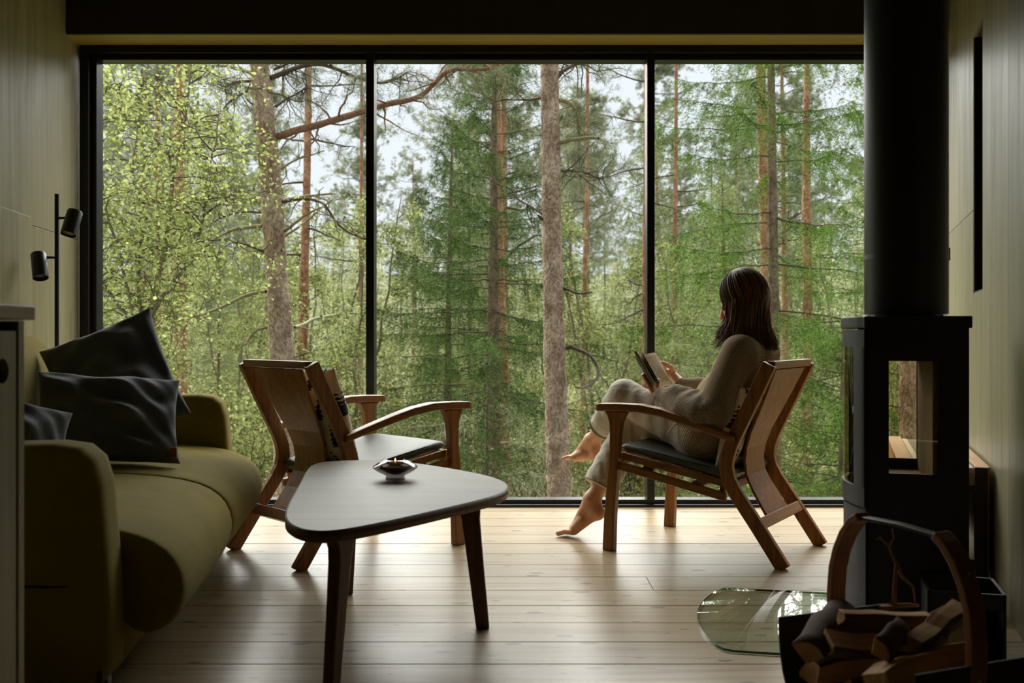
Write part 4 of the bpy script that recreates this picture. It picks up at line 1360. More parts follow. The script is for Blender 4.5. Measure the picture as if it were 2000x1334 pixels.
for d, nr, wd, th, lb_ in ((dR, nR, .125, .010, 'right'), (dL, nL, .125, .009, 'left')):
    m_ = leaf(d, nr, wd, th, 0)
    c = MB().mm(0, wd + .004, -.004, .172, -.0115, -.0100).build('cover', cv, book); c.matrix_local = m_
    c = MB().mm(0, wd, 0, .168, -.0098, -.0004).build('page_block', pg, book); c.matrix_local = m_
    # top leaf with a soft curve
    xs = np.linspace(0, wd, 13)
    up = MB().rings([[(x, 0, .0008 + .006 * math.sin(math.pi * x / wd) ** 1.2), (x, .168, .0008 + .006 * math.sin(math.pi * x / wd) ** 1.2), (x, .168, -.0003), (x, 0, -.0003)] for x in xs])
    c = up.build('page', tm, book); c.matrix_local = m_; auto_smooth(c, 40)
for a in (5, 9):      # a few loose leaves lifting off the left half
    dd = ny * math.cos(R(25 + a)) + nn_ * math.sin(R(25 + a)); nq = np.cross(dd, es); nq = nq if nq @ nn_ > 0 else -nq
    m_ = leaf(dd, nq, 0, 0, .001)
    up = MB().rings([[(x, 0, .01 * math.sin(3.1 * x / .12)), (x, .168, .01 * math.sin(3.1 * x / .12)), (x, .168, .01 * math.sin(3.1 * x / .12) - .0006), (x, 0, .01 * math.sin(3.1 * x / .12) - .0006)] for x in np.linspace(0, .12, 9)])
    c = up.build('page', pg, book); c.matrix_local = m_
MB().beam([(sb - es * .004 - nn_ * .0105, Vector(ny) * .010, Vector(nn_) * .0008), (stp + es * .004 - nn_ * .0105, Vector(ny) * .010, Vector(nn_) * .0008)]).build('spine', cv, book)
# ------------------------------------------------------------------ forest outside
def GZ(X, Y):
    return -2.5 + .03 * max(0, Y - 12) + .0016 * max(0, Y - 30) ** 2 + .12 * math.sin(X * .7 + Y * .4)

class NM:
    """numpy mesh collector"""
    def __init__(self): self.V = []; self.T = []; self.Q = []; self.n = 0
    def tris(self, A):                       # (k,3,3)
        A = np.asarray(A, np.float32).reshape(-1, 3, 3)
        k = len(A); self.V.append(A.reshape(-1, 3)); self.T.append(self.n + np.arange(3 * k).reshape(k, 3)); self.n += 3 * k
    def quads(self, A):
        A = np.asarray(A, np.float32).reshape(-1, 4, 3)
        k = len(A); self.V.append(A.reshape(-1, 3)); self.Q.append(self.n + np.arange(4 * k).reshape(k, 4)); self.n += 4 * k
    def tube(self, path, rad, n=6, rough=0.0, rng=None, tip=True):
        path = np.asarray(path, float); m = len(path)
        rad = np.broadcast_to(np.asarray(rad, float), (m,))
        t = np.gradient(path, axis=0); t /= np.linalg.norm(t, axis=1)[:, None] + 1e-9
        ref = np.array((0, 0, 1.0)) if abs(t[0, 2]) < .8 else np.array((1.0, 0, 0))
        a = np.cross(t, ref); a /= np.linalg.norm(a, axis=1)[:, None] + 1e-9
        b = np.cross(t, a)
        th = 2 * np.pi * np.arange(n) / n
        r = rad[:, None] * np.ones(n)
        if rough and rng is not None:
            r = r * (1 + rough * rng.normal(size=(m, n)))
        ring = path[:, None, :] + r[:, :, None] * (np.cos(th)[None, :, None] * a[:, None, :] + np.sin(th)[None, :, None] * b[:, None, :])
        idx = self.n + np.arange(m * n).reshape(m, n)
        q = np.stack([idx[:-1], np.roll(idx[:-1], -1, 1), np.roll(idx[1:], -1, 1), idx[1:]], -1).reshape(-1, 4)
        self.V.append(ring.reshape(-1, 3)); self.Q.append(q); self.n += m * n
    def build(self, name, mat, parent, smooth=False, kind=None, origin=None):
        if not self.n: return None
        V = np.concatenate(self.V)
        if origin is not None: V = V - np.asarray(origin)
        F = ([np.concatenate(self.T)] if self.T else []) + ([np.concatenate(self.Q)] if self.Q else [])
        me = np_mesh(name, V, F)
        o = link_mesh(name, me, mat, parent, None, None, smooth)
        if kind: o['kind'] = kind
        return o

def unit(a): return a / (np.linalg.norm(a, axis=-1, keepdims=True) + 1e-9)

def needle_twigs(nm, Pt, d, l, rng, m=14, nl=.026, nw=.0045, droop=.25, spread=.9, up=.0):
    """feathered needle shoots"""
    Tn = len(Pt)
    if not Tn: return
    s = (np.arange(m) + rng.uniform(0, 1, (Tn, m))) / m
    p = Pt[:, None, :] + d[:, None, :] * (l[:, None] * s)[..., None]
    p[..., 2] -= droop * (l[:, None] * s ** 2)
    side = unit(np.cross(d, unit(rng.normal(size=(Tn, 3)) * .35 + np.array((0, 0, 1.0)))))
    sg = np.where(np.arange(m) % 2 == 0, 1.0, -1.0)[None, :, None] * rng.uniform(.6, 1.2, (Tn, m, 1))
    nd = unit(d[:, None, :] * .8 + side[:, None, :] * sg * spread + rng.normal(size=(Tn, m, 3)) * .33 + np.array((0, 0, up)))
    ln = nl * rng.uniform(.7, 1.3, (Tn, m, 1))
    w = unit(np.cross(nd, rng.normal(size=(Tn, m, 3)))) * nw * .5
    tri = np.stack([p - w, p + w, p + nd * ln], 2)
    nm.tris(tri.reshape(-1, 3, 3))

def leaves(nm, C, rng, size=.035, flat=.6, asp=.62):
    k = len(C)
    nrm = unit(rng.normal(size=(k, 3)) + np.array((0, -.25, flat)))
    a = unit(np.cross(nrm, rng.normal(size=(k, 3)))); b = np.cross(nrm, a)
    sz = size * rng.uniform(.65, 1.25, (k, 1))
    q = np.stack([C - a * sz * .5, C + b * sz * .5 * asp + nrm * sz * .08, C + a * sz * .5, C - b * sz * .5 * asp + nrm * sz * .08], 1)
    nm.quads(q)

def bpath(start, d, L, n, rng, sag=0.0, rise=0.0, wob=.06):
    s = np.linspace(0, 1, n)
    d = np.asarray(d, float); d = d / np.linalg.norm(d)
    p = np.asarray(start, float) + d * (L * s)[:, None]
    w = np.cumsum(rng.normal(size=(n, 3)) * wob * L / n, axis=0); w[0] = 0
    p = p + w
    p[:, 2] += -sag * L * s ** 1.6 + rise * L * s ** 2.6
    return p

BK = {}
BK['grey'] = bark('pine_bark_grey', (srgb(206, 184, 160), srgb(156, 130, 108), srgb(84, 66, 54)), 1.7, 1.0)
BK['red'] = bark('pine_bark_red', (srgb(204, 162, 130), srgb(162, 112, 84), srgb(98, 68, 52)), 1.5, .9)
BK['spruce'] = bark('spruce_bark', (srgb(152, 130, 108), srgb(110, 92, 74), srgb(66, 54, 44)), 1.6, .5)
BK['branch'] = plain('branch_bark', srgb(78, 62, 48), .9, 0, .35, 25, .5)
BK['moss'] = plain('mossy_branch', srgb(128, 120, 84), .95, 0, .35, 18, .6)
BK['lichen'] = plain('lichen_branch', srgb(164, 166, 132), .95, 0, .3, 22, .6)
BK['birch'] = plain('young_birch_bark', srgb(122, 114, 90), .9, 0, .35, 16, .3)
LF = {}
LF['birch'] = leaf_mat('birch_leaves', srgb(146, 160, 78), srgb(216, 224, 146), .42)
LF['rowan'] = leaf_mat('rowan_leaves', srgb(112, 126, 70), srgb(184, 190, 126), .4)
LF['spruce'] = leaf_mat('spruce_needles', srgb(46, 70, 36), srgb(122, 144, 84), .15, 3.0)
LF['spruce_young'] = leaf_mat('bright_spruce_needles', srgb(52, 86, 34), srgb(136, 168, 80), .2, 3.0)
LF['pine'] = leaf_mat('pine_needles', srgb(96, 108, 80), srgb(160, 164, 128), .15, 1.5)
LF['far'] = leaf_mat('haze_pale_leaves', srgb(168, 178, 122), srgb(216, 220, 170), .4)  # haze of the distance put into this leaf colour
LF['haze_spruce'] = leaf_mat('haze_pale_spruce_needles', srgb(112, 128, 84), srgb(186, 196, 142), .2, 1.5)  # needles lightened in colour to imitate haze
LF['haze_pine'] = leaf_mat('haze_pale_pine_needles', srgb(124, 134, 104), srgb(190, 194, 160), .15, 1.5)  # background pines paled in colour the same way, for haze
LF['grass'] = leaf_mat('haze_pale_undergrowth', srgb(164, 172, 112), srgb(218, 218, 164), .35)  # bush leaves painted paler too, as if through haze
LF['lichen'] = leaf_mat('lichen_strands', srgb(160, 164, 124), srgb(206, 206, 172), .2)

# ground
gx = np.linspace(-60, 60, 81); gy = np.concatenate([np.linspace(5.75, 30, 40), np.linspace(32, 95, 32)])
GXm, GYm = np.meshgrid(gx, gy, indexing='ij')
gv = np.stack([GXm, GYm, np.vectorize(GZ)(GXm, GYm)], -1).reshape(-1, 3)
gi = np.arange(len(gx) * len(gy)).reshape(len(gx), len(gy))
gq = np.stack([gi[:-1, :-1], gi[1:, :-1], gi[1:, 1:], gi[:-1, 1:]], -1).reshape(-1, 4)
gm, nt, b = new_mat('forest_floor')
f = noise(nt, coords(nt), 1.4, 6)
nt.links.new(ramp(nt, f, [(.3, srgb(66, 74, 38)), (.5, srgb(92, 96, 54)), (.7, srgb(116, 112, 70))]), b.inputs['Base Color'])
b.inputs['Roughness'].default_value = 1
gr = link_mesh('forest_ground', np_mesh('forest_ground', gv, [gq]), gm, None, None, None, True)
tag(gr, 'mossy forest ground sloping below the cabin', kind='structure')

# ---- trunks described in the picture: list of (px, py) with widths, at a distance
def px_trunk(name, label, ctr, Y, mat, seed, n=22, group=None, top=None, base_w=1.15):
    """ctr: (x, y, width_px) from top to bottom"""
    rng = np.random.default_rng(seed)
    pts = [P(x, y, Y) for x, y, w in ctr]; rad = [w * Y / FPX / 2 for x, y, w in ctr]
    # continue upwards and down to the ground
    d0 = pts[0] - pts[1]; d0 /= np.linalg.norm(d0)
    up = [pts[0] + d0 * q for q in (7.0, 4.0, 1.8)]; ru = [rad[0] * q for q in (.35, .68, .88)]
    d1 = pts[-1] - pts[-2]; d1 /= abs(d1[2])
    gz = GZ(pts[-1][0], Y) - .1
    dn = pts[-1] + d1 * max(.3, pts[-1][2] - gz)
    pts = up + pts + [dn]; rad = ru + rad + [rad[-1] * base_w]
    pts = np.array(pts)[::-1]; rad = np.array(rad)[::-1]
    s = np.concatenate([[0], np.cumsum(np.linalg.norm(np.diff(pts, axis=0), axis=1))])
    m = int(s[-1] / .05)
    ss = np.linspace(0, s[-1], m)
    path = np.stack([np.interp(ss, s, pts[:, i]) for i in range(3)], -1)
    ker = np.ones(15) / 15
    for i in range(2): path[7:-7, i] = np.convolve(path[:, i], ker, 'same')[7:-7]
    rr = np.interp(ss, s, rad)
    base = path[0].copy(); base[2] = gz
    t = thing(name, label, 'tree', base, 0, group)
    nm = NM(); nm.tube(path, rr * (1 + .035 * rng.normal(size=m)), n, .035, rng)
    nm.build('trunk', mat, t, True, origin=base)
    return t, base, rng

def px_branch(t, base, pts, Y, r0, r1, mat, seed=0, dY=0.0, tufts=0, stubs=0, name='branch', leafmat=None):
    """branch through picture points, distance drifting by dY towards the tip"""
    rng = np.random.default_rng(seed)
    k = len(pts)
    p = np.array([P(x, y, Y + dY * i / (k - 1)) for i, (x, y) in enumerate(pts)])
    s = np.concatenate([[0], np.cumsum(np.linalg.norm(np.diff(p, axis=0), axis=1))])
    m = max(8, int(s[-1] / .06)); ss = np.linspace(0, s[-1], m)
    q = np.stack([np.interp(ss, s, p[:, i]) for i in range(3)], -1)
    if m > 8:
        for i in range(3): q[2:-2, i] = np.convolve(q[:, i], np.ones(5) / 5, 'same')[2:-2]
    q += np.cumsum(rng.normal(size=q.shape) * .0035, axis=0)
    nm = NM(); nm.tube(q, np.linspace(r0 * 1.15, r1 * 1.3, m), 7, .06, rng)
    fo = NM()
    for i in range(stubs):
        j = rng.integers(1, m)
        d = unit(rng.normal(size=3) + np.array((0, 0, -.1)))
        L = rng.uniform(.12, .45)
        bp_ = bpath(q[j], d, L, 6, rng, .1, .1, .25)
        nm.tube(bp_, np.linspace(max(r1, .006), .0025, 6), 5)
        if tufts:
            tp = bp_[3:]
            tuft(fo, tp, unit(bp_[3:] - bp_[2:-1]), rng, 16)
    if tufts:
        j = rng.integers(m // 2, m, tufts)
        tuft(fo, q[j] + rng.normal(size=(tufts, 3)) * .12, unit(rng.normal(size=(tufts, 3)) + np.array((0, 0, .5))), rng, 22)
    o = nm.build(name, mat, t, True, origin=base)
    if fo.n:
        fo.build('needles', LF['pine'] if leafmat is None else leafmat, o, False, 'stuff', origin=base)
    return o

def tuft(nm, C, d, rng, k=24, nl=.07, nw=.0042):
    n = len(C)
    if not n: return
    nd = unit(d[:, None, :] * .75 + rng.normal(size=(n, k, 3)) * .62)
    p = C[:, None, :] + rng.normal(size=(n, k, 3)) * .022
    w = unit(np.cross(nd, rng.normal(size=(n, k, 3)))) * nw * .5
    tip = p + nd * (nl * rng.uniform(.7, 1.2, (n, k, 1)))
    nm.tris(np.stack([p - w, p + w, tip], 2).reshape(-1, 3, 3))

# ---- generic trees (in local coordinates, base at the origin)
def gen_spruce(h, r, rng, Lmax=2.2, z0=.12, dead=.22, dens=1.0, m=14, nl=.028, nw=.005, whorl=.30, twl=.30, gap=.07, nb_=(4, 7)):
    tr, br, fo, de, li = NM(), NM(), NM(), NM(), NM()
    zz = np.linspace(0, h, 30)
    lean = rng.normal(size=2) * .01 * h
    path = np.stack([lean[0] * (zz / h) ** 2, lean[1] * (zz / h) ** 2, zz], -1)
    tr.tube(path, r * (1 - zz / h) ** .8 + .008, 14, .03, rng)
    z = h * z0; ang = 0
    TP, TD, TL = [], [], []
    while z < h * .985:
        fr = z / h
        nb = rng.integers(*nb_)
        isdead = fr < dead
        for i in range(nb):
            ang += 2 * np.pi / nb + rng.normal() * .25
            L = Lmax * (1 - fr) ** .85 * rng.uniform(.75, 1.15) + .12
            if isdead: L *= rng.uniform(.45, .85)
            d = np.array((math.cos(ang), math.sin(ang), -.05 + .45 * fr ** 2))
            zz_ = z + rng.uniform(-.1, .1)
            st = np.array((np.interp(zz_, zz, path[:, 0]), np.interp(zz_, zz, path[:, 1]), zz_))
            bp_ = bpath(st, d, L, 10, rng, .52 * (1 - fr) + .06, .26, .12)
            rb = np.linspace(.004 + .0045 * L, .002, 10)
            if isdead:
                de.tube(bp_, rb * 1.7, 5, .15, rng)
                for _ in range(int(5 * L)):
                    j = rng.integers(3, 10)
                    b2 = bpath(bp_[j], unit(rng.normal(size=3)) * (1, 1, .5), rng.uniform(.1, .4), 5, rng, .3, 0, .3)
                    de.tube(b2, np.linspace(.004, .002, 5), 4)
                k = int(110 * L)
                c = bp_[rng.integers(2, 10, k)] + rng.normal(size=(k, 3)) * .05
                dd = unit(rng.normal(size=(k, 3)) * .4 + np.array((0, 0, -1.0)))
                w = unit(np.cross(dd, rng.normal(size=(k, 3)))) * .007
                li.tris(np.stack([c - w, c + w, c + dd * rng.uniform(.04, .18, (k, 1))], 1))
                continue
            br.tube(bp_, rb, 5)
            ns = max(4, int(L / gap * dens))
            s = rng.uniform(.10, 1.0, ns) ** .85
            for sgn in (-1, 1):
                p = np.stack([np.interp(s, np.linspace(0, 1, 10), bp_[:, q]) for q in range(3)], -1)
                ax = unit(np.array((d[0], d[1], 0.0)))
                sd = np.array((-ax[1], ax[0], 0)) * sgn
                hang = (rng.random((ns, 1)) < .45)
                td = unit(ax * np.where(hang, .25, .75) + sd * rng.uniform(.2, 1.1, (ns, 1)) + np.where(hang, -1.0, -.25) * np.array((0, 0, 1.0)) + rng.normal(size=(ns, 3)) * .22)
                ln = (twl * (1.15 - s) ** .5 * (.55 + .45 * min(1, L / 1.4))) * rng.uniform(.6, 1.25, ns)
                TP.append(p); TD.append(td); TL.append(ln)
        z += whorl * rng.uniform(.7, 1.3) * (1.15 - .5 * fr)
    TP, TD, TL = np.concatenate(TP), np.concatenate(TD), np.concatenate(TL)
    needle_twigs(fo, TP, TD, TL, rng, m, nl, nw, .75, .9)
    return dict(trunk=tr, branches=br, needles=fo, dead_branches=de, lichen=li)

def gen_pine(h, r, rng, crown=.5, Lmax=2.0, k=22, nb=46, nl=.08, nw=.006, deadn=14, tf=3):
    tr, br, fo, de = NM(), NM(), NM(), NM()
    zz = np.linspace(0, h, 40)
    bend = rng.normal(size=2) * .008 * h; ph = rng.uniform(0, 6)
    path = np.stack([bend[0] * np.sin(zz / h * 2.4 + ph) - bend[0] * math.sin(ph), bend[1] * np.sin(zz / h * 2 + ph) - bend[1] * math.sin(ph), zz], -1)
    tr.tube(path, r * (1 - .8 * zz / h), 14, .04, rng)
    C, Dv = [], []
    for i in range(nb + deadn):
        isdead = i >= nb
        z = h * (crown + (1 - crown) * rng.uniform(0, 1) ** .9) if not isdead else h * rng.uniform(.15, crown + .1)
        a = rng.uniform(0, 6.283)
        L = Lmax * rng.uniform(.5, 1.1) * (1.1 - .7 * max(0, (z / h - crown) / (1 - crown)))
        if isdead: L *= .6
        d = np.array((math.cos(a), math.sin(a), rng.uniform(-.1, .45)))
        st = np.array((np.interp(z, zz, path[:, 0]), np.interp(z, zz, path[:, 1]), z))
        bp_ = bpath(st, d, L, 9, rng, .1, .25, .28)
        (de if isdead else br).tube(bp_, np.linspace(.010 + .010 * L, .004, 9), 5)
        for _ in range(2 if isdead else 6):
            j = rng.integers(2, 9)
            b2 = bpath(bp_[j], unit(d * .7 + rng.normal(size=3) * .8), L * rng.uniform(.2, .5), 6, rng, .05, .2, .3)
            (de if isdead else br).tube(b2, np.linspace(.006, .003, 6), 4)
            if not isdead:
                for q in range(tf):
                    C.append(b2[2:] + rng.normal(size=(4, 3)) * .06); Dv.append(unit(b2[2:] - b2[1:-1]))
        if not isdead:
            C.append(bp_[4:]); Dv.append(unit(bp_[4:] - bp_[3:-1]))
    tuft(fo, np.concatenate(C), np.concatenate(Dv), rng, k, nl, nw)
    return dict(trunk=tr, branches=br, needles=fo, dead_branches=de)

def gen_broad(h, r, rng, nl=9000, size=.05, spread=1.6, z0=.2, forks=3):
    tr, br, fo = NM(), NM(), NM()
    tips = []
    stems = []
    for i in range(forks):
        a = rng.uniform(0, 6.28)
        p = bpath((0, 0, 0), (math.cos(a) * .16, math.sin(a) * .16, 1), h * rng.uniform(.8, 1.0), 18, rng, 0, 0, .10)
        tr.tube(p, np.linspace(r, .006, 18), 8, .04, rng); stems.append(p)
    for p in stems:
        for i in range(int(11 * h / 4)):
            j = rng.integers(int(18 * z0), 17)
            a = rng.uniform(0, 6.28)
            L = spread * rng.uniform(.4, 1.0) * (1.15 - j / 18)
            b1 = bpath(p[j], (math.cos(a), math.sin(a), rng.uniform(.2, .9)), L, 9, rng, .25, 0, .22)
            br.tube(b1, np.linspace(.009, .003, 9), 5)
            tips.append(b1[3:])
            for _ in range(4):
                k = rng.integers(3, 9)
                b2 = bpath(b1[k], unit(rng.normal(size=3) + np.array((0, 0, .2))), L * .45, 6, rng, .3, 0, .3)
                br.tube(b2, np.linspace(.004, .002, 6), 4)
                tips.append(b2[1:])
    Tp = np.concatenate(tips)
    C = Tp[rng.integers(0, len(Tp), nl)] + rng.normal(size=(nl, 3)) * .085
    leaves(fo, C, rng, size)
    return dict(trunk=tr, branches=br, leaves=fo)

def gen_bush(h, rng, nl=2600, size=.055, w=.7):
    br, fo = NM(), NM()
    tips = []
    for i in range(16):
        a = rng.uniform(0, 6.28); l = rng.uniform(.3, 1.0)
        p = bpath((rng.normal() * .1, rng.normal() * .1, 0), (math.cos(a) * w * l, math.sin(a) * w * l, h), h * rng.uniform(.6, 1.1), 9, rng, .15, 0, .2)
        br.tube(p, np.linspace(.012, .003, 9), 5); tips.append(p[2:])
        for _ in range(4):
            k = rng.integers(3, 9)
            b2 = bpath(p[k], unit(rng.normal(size=3) + np.array((0, 0, .3))), h * .3, 6, rng, .2, 0, .3)
            br.tube(b2, np.linspace(.004, .002, 6), 4); tips.append(b2[1:])
    Tp = np.concatenate(tips)
    leaves(fo, Tp[rng.integers(0, len(Tp), nl)] + rng.normal(size=(nl, 3)) * .09, rng, size)
    return dict(branches=br, leaves=fo)

def realise(name, label, loc, parts, mats, rotz=0.0, group=None, cat='tree'):
    t = thing(name, label, cat, loc, rotz, group)
    for k, nm in parts.items():
        if nm.n:
            nm.build(k, mats[k], t, k == 'trunk', None if k in ('trunk',) else 'stuff')
    return t

sm = lambda needles, trunk='spruce': dict(trunk=BK[trunk], branches=BK['branch'], needles=LF[needles], dead_branches=BK['lichen'], lichen=LF['lichen'])
pm = lambda trunk='red', needles='pine': dict(trunk=BK[trunk], branches=BK['branch'], needles=LF[needles], dead_branches=BK['moss'])
bm_ = lambda lf: dict(trunk=BK['birch'], branches=BK['branch'], leaves=LF[lf])

# ---- the two big pines close to the window
tA, bA, _ = px_trunk('pine_tree', 'large grey barked pine trunk behind the left pane', [(505, 105, 37), (511, 190, 39), (516, 206, 39), (523, 300, 40), (529, 360, 41), (536, 460, 41), (541, 545, 42), (547, 630, 46), (553, 700, 50), (560, 860, 52)], 9.2, BK['grey'], 1, 28)
A = lambda pts, r0, r1, seed, mat='branch', dY=0.0, tufts=0, stubs=0, Y=9.2: px_branch(tA, bA, pts, Y, r0, r1, BK[mat], seed, dY, tufts, stubs)
BK['redbranch'] = bark('pine_branch_red', (srgb(168, 130, 106), srgb(128, 94, 74), srgb(80, 58, 46)), 3.0, .6)
A([(540, 268), (580, 254), (640, 238), (715, 213), (770, 200), (815, 193), (840, 180), (852, 160), (858, 147), (872, 133), (905, 139), (945, 141), (985, 128), (1005, 115)], .032, .011, 11, 'redbranch', -.4, 60, 34)
A([(528, 152), (560, 138), (600, 123), (640, 124), (680, 143), (715, 158), (760, 160), (790, 140)], .022, .007, 12, 'branch', .4, 60, 34)
A([(500, 150), (470, 135), (430, 128), (390, 132), (340, 140)], .018, .006, 13, 'moss', .5, 10, 8)
A([(498, 158), (460, 160), (440, 170), (420, 160)], .014, .005, 14, 'branch', .2, 30, 16)
A([(510, 396), (480, 383), (440, 378), (390, 384), (340, 388), (285, 380)], .018, .006, 15, 'moss', -.3, 0, 9)
A([(513, 442), (480, 442), (450, 446), (420, 462), (390, 490), (350, 520), (320, 540)], .016, .005, 16, 'moss', .4, 0, 10)
A([(516, 492), (490, 480), (460, 474), (430, 470)], .012, .004, 17, 'branch', -.2, 0, 7)
A([(520, 570), (490, 575), (455, 592), (420, 610), (370, 625), (330, 632), (300, 640)], .016, .006, 18, 'moss', .3, 0, 12)
A([(522, 640), (505, 642), (490, 655), (480, 672), (470, 676)], .013, .005, 19, 'moss', -.2, 0, 4)
A([(548, 395), (570, 386), (600, 382), (650, 375)], .016, .006, 20, 'moss', .4, 0, 8)
A([(556, 450), (580, 428), (610, 412), (632, 404)], .013, .005, 21, 'moss', -.3, 0, 6)
A([(540, 208), (560, 190), (585, 180), (600, 165), (596, 140)], .010, .004, 22, 'branch', .2, 40, 18)
A([(502, 207), (490, 200), (482, 190)], .010, .005, 23); A([(508, 268), (500, 260), (495, 256)], .010, .006, 24)
A([(518, 130), (516, 150)], .012, .006, 25, dY=-.15); A([(545, 500), (551, 486)], .01, .005, 26, dY=-.1)
A([(575, 640), (590, 636), (620, 620), (660, 612), (700, 608), (740, 618), (770, 630), (800, 645)], .020, .006, 27, 'lichen', 1.0, 0, 10, 12.0)

tF, bF, _ = px_trunk('pine_tree', 'straight grey brown pine trunk in the middle pane left of the reading woman', [(1073, 105, 34), (1075, 250, 36), (1077, 400, 38), (1079, 520, 39), (1082, 640, 41), (1085, 760, 43), (1089, 880, 45), (1093, 980, 47)], 8.8, BK['grey'], 2, 28)
Fb_ = lambda pts, r0, r1, seed, mat='branch', dY=0.0, tufts=0, stubs=0, Y=8.8: px_branch(tF, bF, pts, Y, r0, r1, BK[mat], seed, dY, tufts, stubs)
Fb_([(1086, 150), (1105, 135), (1130, 125), (1155, 120), (1180, 105)], .018, .007, 31, 'branch', .3, 50, 24)
Fb_([(1090, 195), (1112, 198), (1125, 215), (1126, 245), (1130, 275)], .015, .006, 32, 'moss', .2, 34, 16)
Fb_([(1094, 280), (1120, 275), (1145, 272), (1166, 272)], .017, .010, 33, 'moss', -.2)
Fb_([(1060, 420), (1035, 405), (1010, 390), (1000, 370)], .010, .004, 34, 'branch', .3, 0, 6)
Fb_([(1097, 563), (1115, 568), (1135, 575), (1155, 570)], .012, .005, 35, 'branch', -.2)
Fb_([(1104, 680), (1125, 676), (1150, 688), (1170, 706), (1176, 730), (1168, 752), (1150, 760), (1125, 755)], .016, .005, 36, 'branch', -.3, 0, 3)
Fb_([(1062, 430), (1050, 422)], .012, .007, 37, dY=-.1); Fb_([(1090, 240), (1097, 228)], .01, .005, 38, dY=-.1)
Fb_([(1098, 335), (1125, 330), (1150, 342), (1180, 350)], .010, .004, 39, 'branch', .4, 40, 22)
Fb_([(1060, 190), (1030, 195), (990, 190), (960, 200)], .010, .004, 40, 'branch', .4, 12, 8)

B_ = lambda pts, r0, r1, seed, mat='branch', dY=0.0, tufts=0, stubs=0, Y=9.2: px_branch(tA, bA, pts, Y, r0, r1, BK[mat], seed, dY, tufts, stubs)
B_([(548, 470), (575, 450), (610, 425), (640, 395), (660, 385)], .012, .005, 61, 'moss', .5, 0, 8)
B_([(552, 395), (600, 383), (630, 392), (650, 420), (662, 448), (690, 462), (715, 470)], .014, .005, 62, 'branch', .6, 0, 10)
B_([(545, 330), (575, 312), (600, 305), (630, 296)], .010, .004, 63, 'moss', .3, 0, 8)
B_([(508, 415), (470, 410), (430, 425), (395, 445)], .010, .004, 64, 'branch', .4, 0, 8)
B_([(500, 170), (470, 185), (440, 205), (425, 235)], .012, .004, 65, 'branch', .5, 26, 14)
B_([(535, 135), (570, 120), (620, 100)], .012, .005, 66, 'branch', .3, 18, 12)
tJ, bJ, _ = px_trunk('pine_tree', 'grey pine trunk seen through the glass of the stove', [(1772, 105, 33), (1773, 400, 36), (1774, 700, 36), (1776, 960, 38)], 8.6, BK['grey'], 3, 24)

# ---- slimmer red pines
def red(label, ctr, Y, seed, br=6, mat='red'):
    t, b_, rng = px_trunk('pine_tree', label, ctr, Y, BK[mat], seed, 16)
    x0, y0 = ctr[0][0], ctr[0][1]; y1 = ctr[-1][1]
    for i in range(br):
        y = rng.uniform(y0, y0 + (y1 - y0) * .85); x = np.interp(y, [c[1] for c in ctr], [c[0] for c in ctr])
        s = rng.choice([-1, 1]); L = rng.uniform(40, 110)
        dy = rng.uniform(-30, 25)
        px_branch(t, b_, [(x, y), (x + s * L * .4, y + dy * .3), (x + s * L * .75, y + dy), (x + s * L, y + dy * 1.2)], Y, .014, .004, BK['branch'], seed * 50 + i, rng.uniform(-.4, .4), 18 if y < y0 + 170 else 0, 9 if y < y0 + 170 else 4)
    return t
red('slim red pine just right of the large grey trunk in the left pane', [(603, 105, 11), (602, 200, 13), (600, 330, 14), (597, 450, 16), (593, 560, 19), (591, 700, 21), (590, 850, 22)], 13.0, 4, 8)
red('orange barked pine behind the birch leaves in the left pane', [(352, 105, 16), (350, 200, 18), (351, 330, 22), (350, 450, 24), (352, 600, 25), (353, 800, 26)], 15.0, 5, 6)
red('orange pine standing close behind the central spruce', [(969, 105, 13), (972, 200, 14), (973, 330, 16), (975, 480, 18), (978, 600, 20), (982, 750, 24), (986, 960, 26)], 14.0, 6, 5)
red('slim pine beside the right mullion', [(1262, 105, 9), (1262, 300, 10), (1260, 500, 12), (1260, 700, 13), (1262, 900, 14)], 16.0, 7, 7)
red('orange barked pine left of the spruce in the right pane', [(1485, 105, 18), (1489, 250, 19), (1492, 400, 20), (1497, 520, 22), (1500, 700, 24), (1502, 900, 25)], 13.0, 8, 4)
red('slim red pine right of the spruce in the right pane', [(1576, 105, 9), (1575, 250, 13), (1575, 400, 17), (1577, 560, 18), (1578, 700, 20), (1578, 900, 22)], 13.5, 9, 5)
red('thin far pine near the left edge of the right pane', [(1321, 105, 6), (1320, 300, 8), (1318, 500, 9), (1318, 700, 10)], 19.0, 10, 4)
red('thin red pine between the big trunk and the right mullion', [(1148, 105, 6), (1146, 400, 8), (1140, 600, 9), (1138, 700, 10), (1138, 900, 11)], 19.0, 12, 4)
red('thin red pine just left of the first mullion', [(706, 300, 6), (705, 560, 10), (704, 680, 11), (704, 800, 12)], 17.0, 13, 2)

# ---- hero spruces
def at_px(x, Y): 
    X = (x - 1000) * Y / FPX
    return np.array((X, Y, GZ(X, Y)))
rng = np.random.default_rng(21)
c = at_px(962, 12.0)
realise('spruce_tree', 'tall dark spruce with lichen on its dead lower branches in the middle pane', c, gen_spruce(7.7, .105, rng, 2.15, .08, .36, 1.0, 18, .042, .0085, .33, .42, .028, (3, 6)), sm('spruce'))
rng = np.random.default_rng(22)
c = at_px(1514, 10.8)
realise('spruce_tree', 'bright green spruce behind the woman in the right pane', c, gen_spruce(9.6, .075, rng, 2.1, .10, .10, 1.0, 18, .042, .0085, .50, .50, .024, (3, 5)), sm('spruce_young'))
rng = np.random.default_rng(23)
c = at_px(1700, 13.5)
realise('spruce_tree', 'bushy spruce partly behind the black flue pipe', c, gen_spruce(7.5, .08, rng, 1.8, .08, .14, 1.0, 16, .046, .0090, .36, .36, .055), sm('spruce_young'))
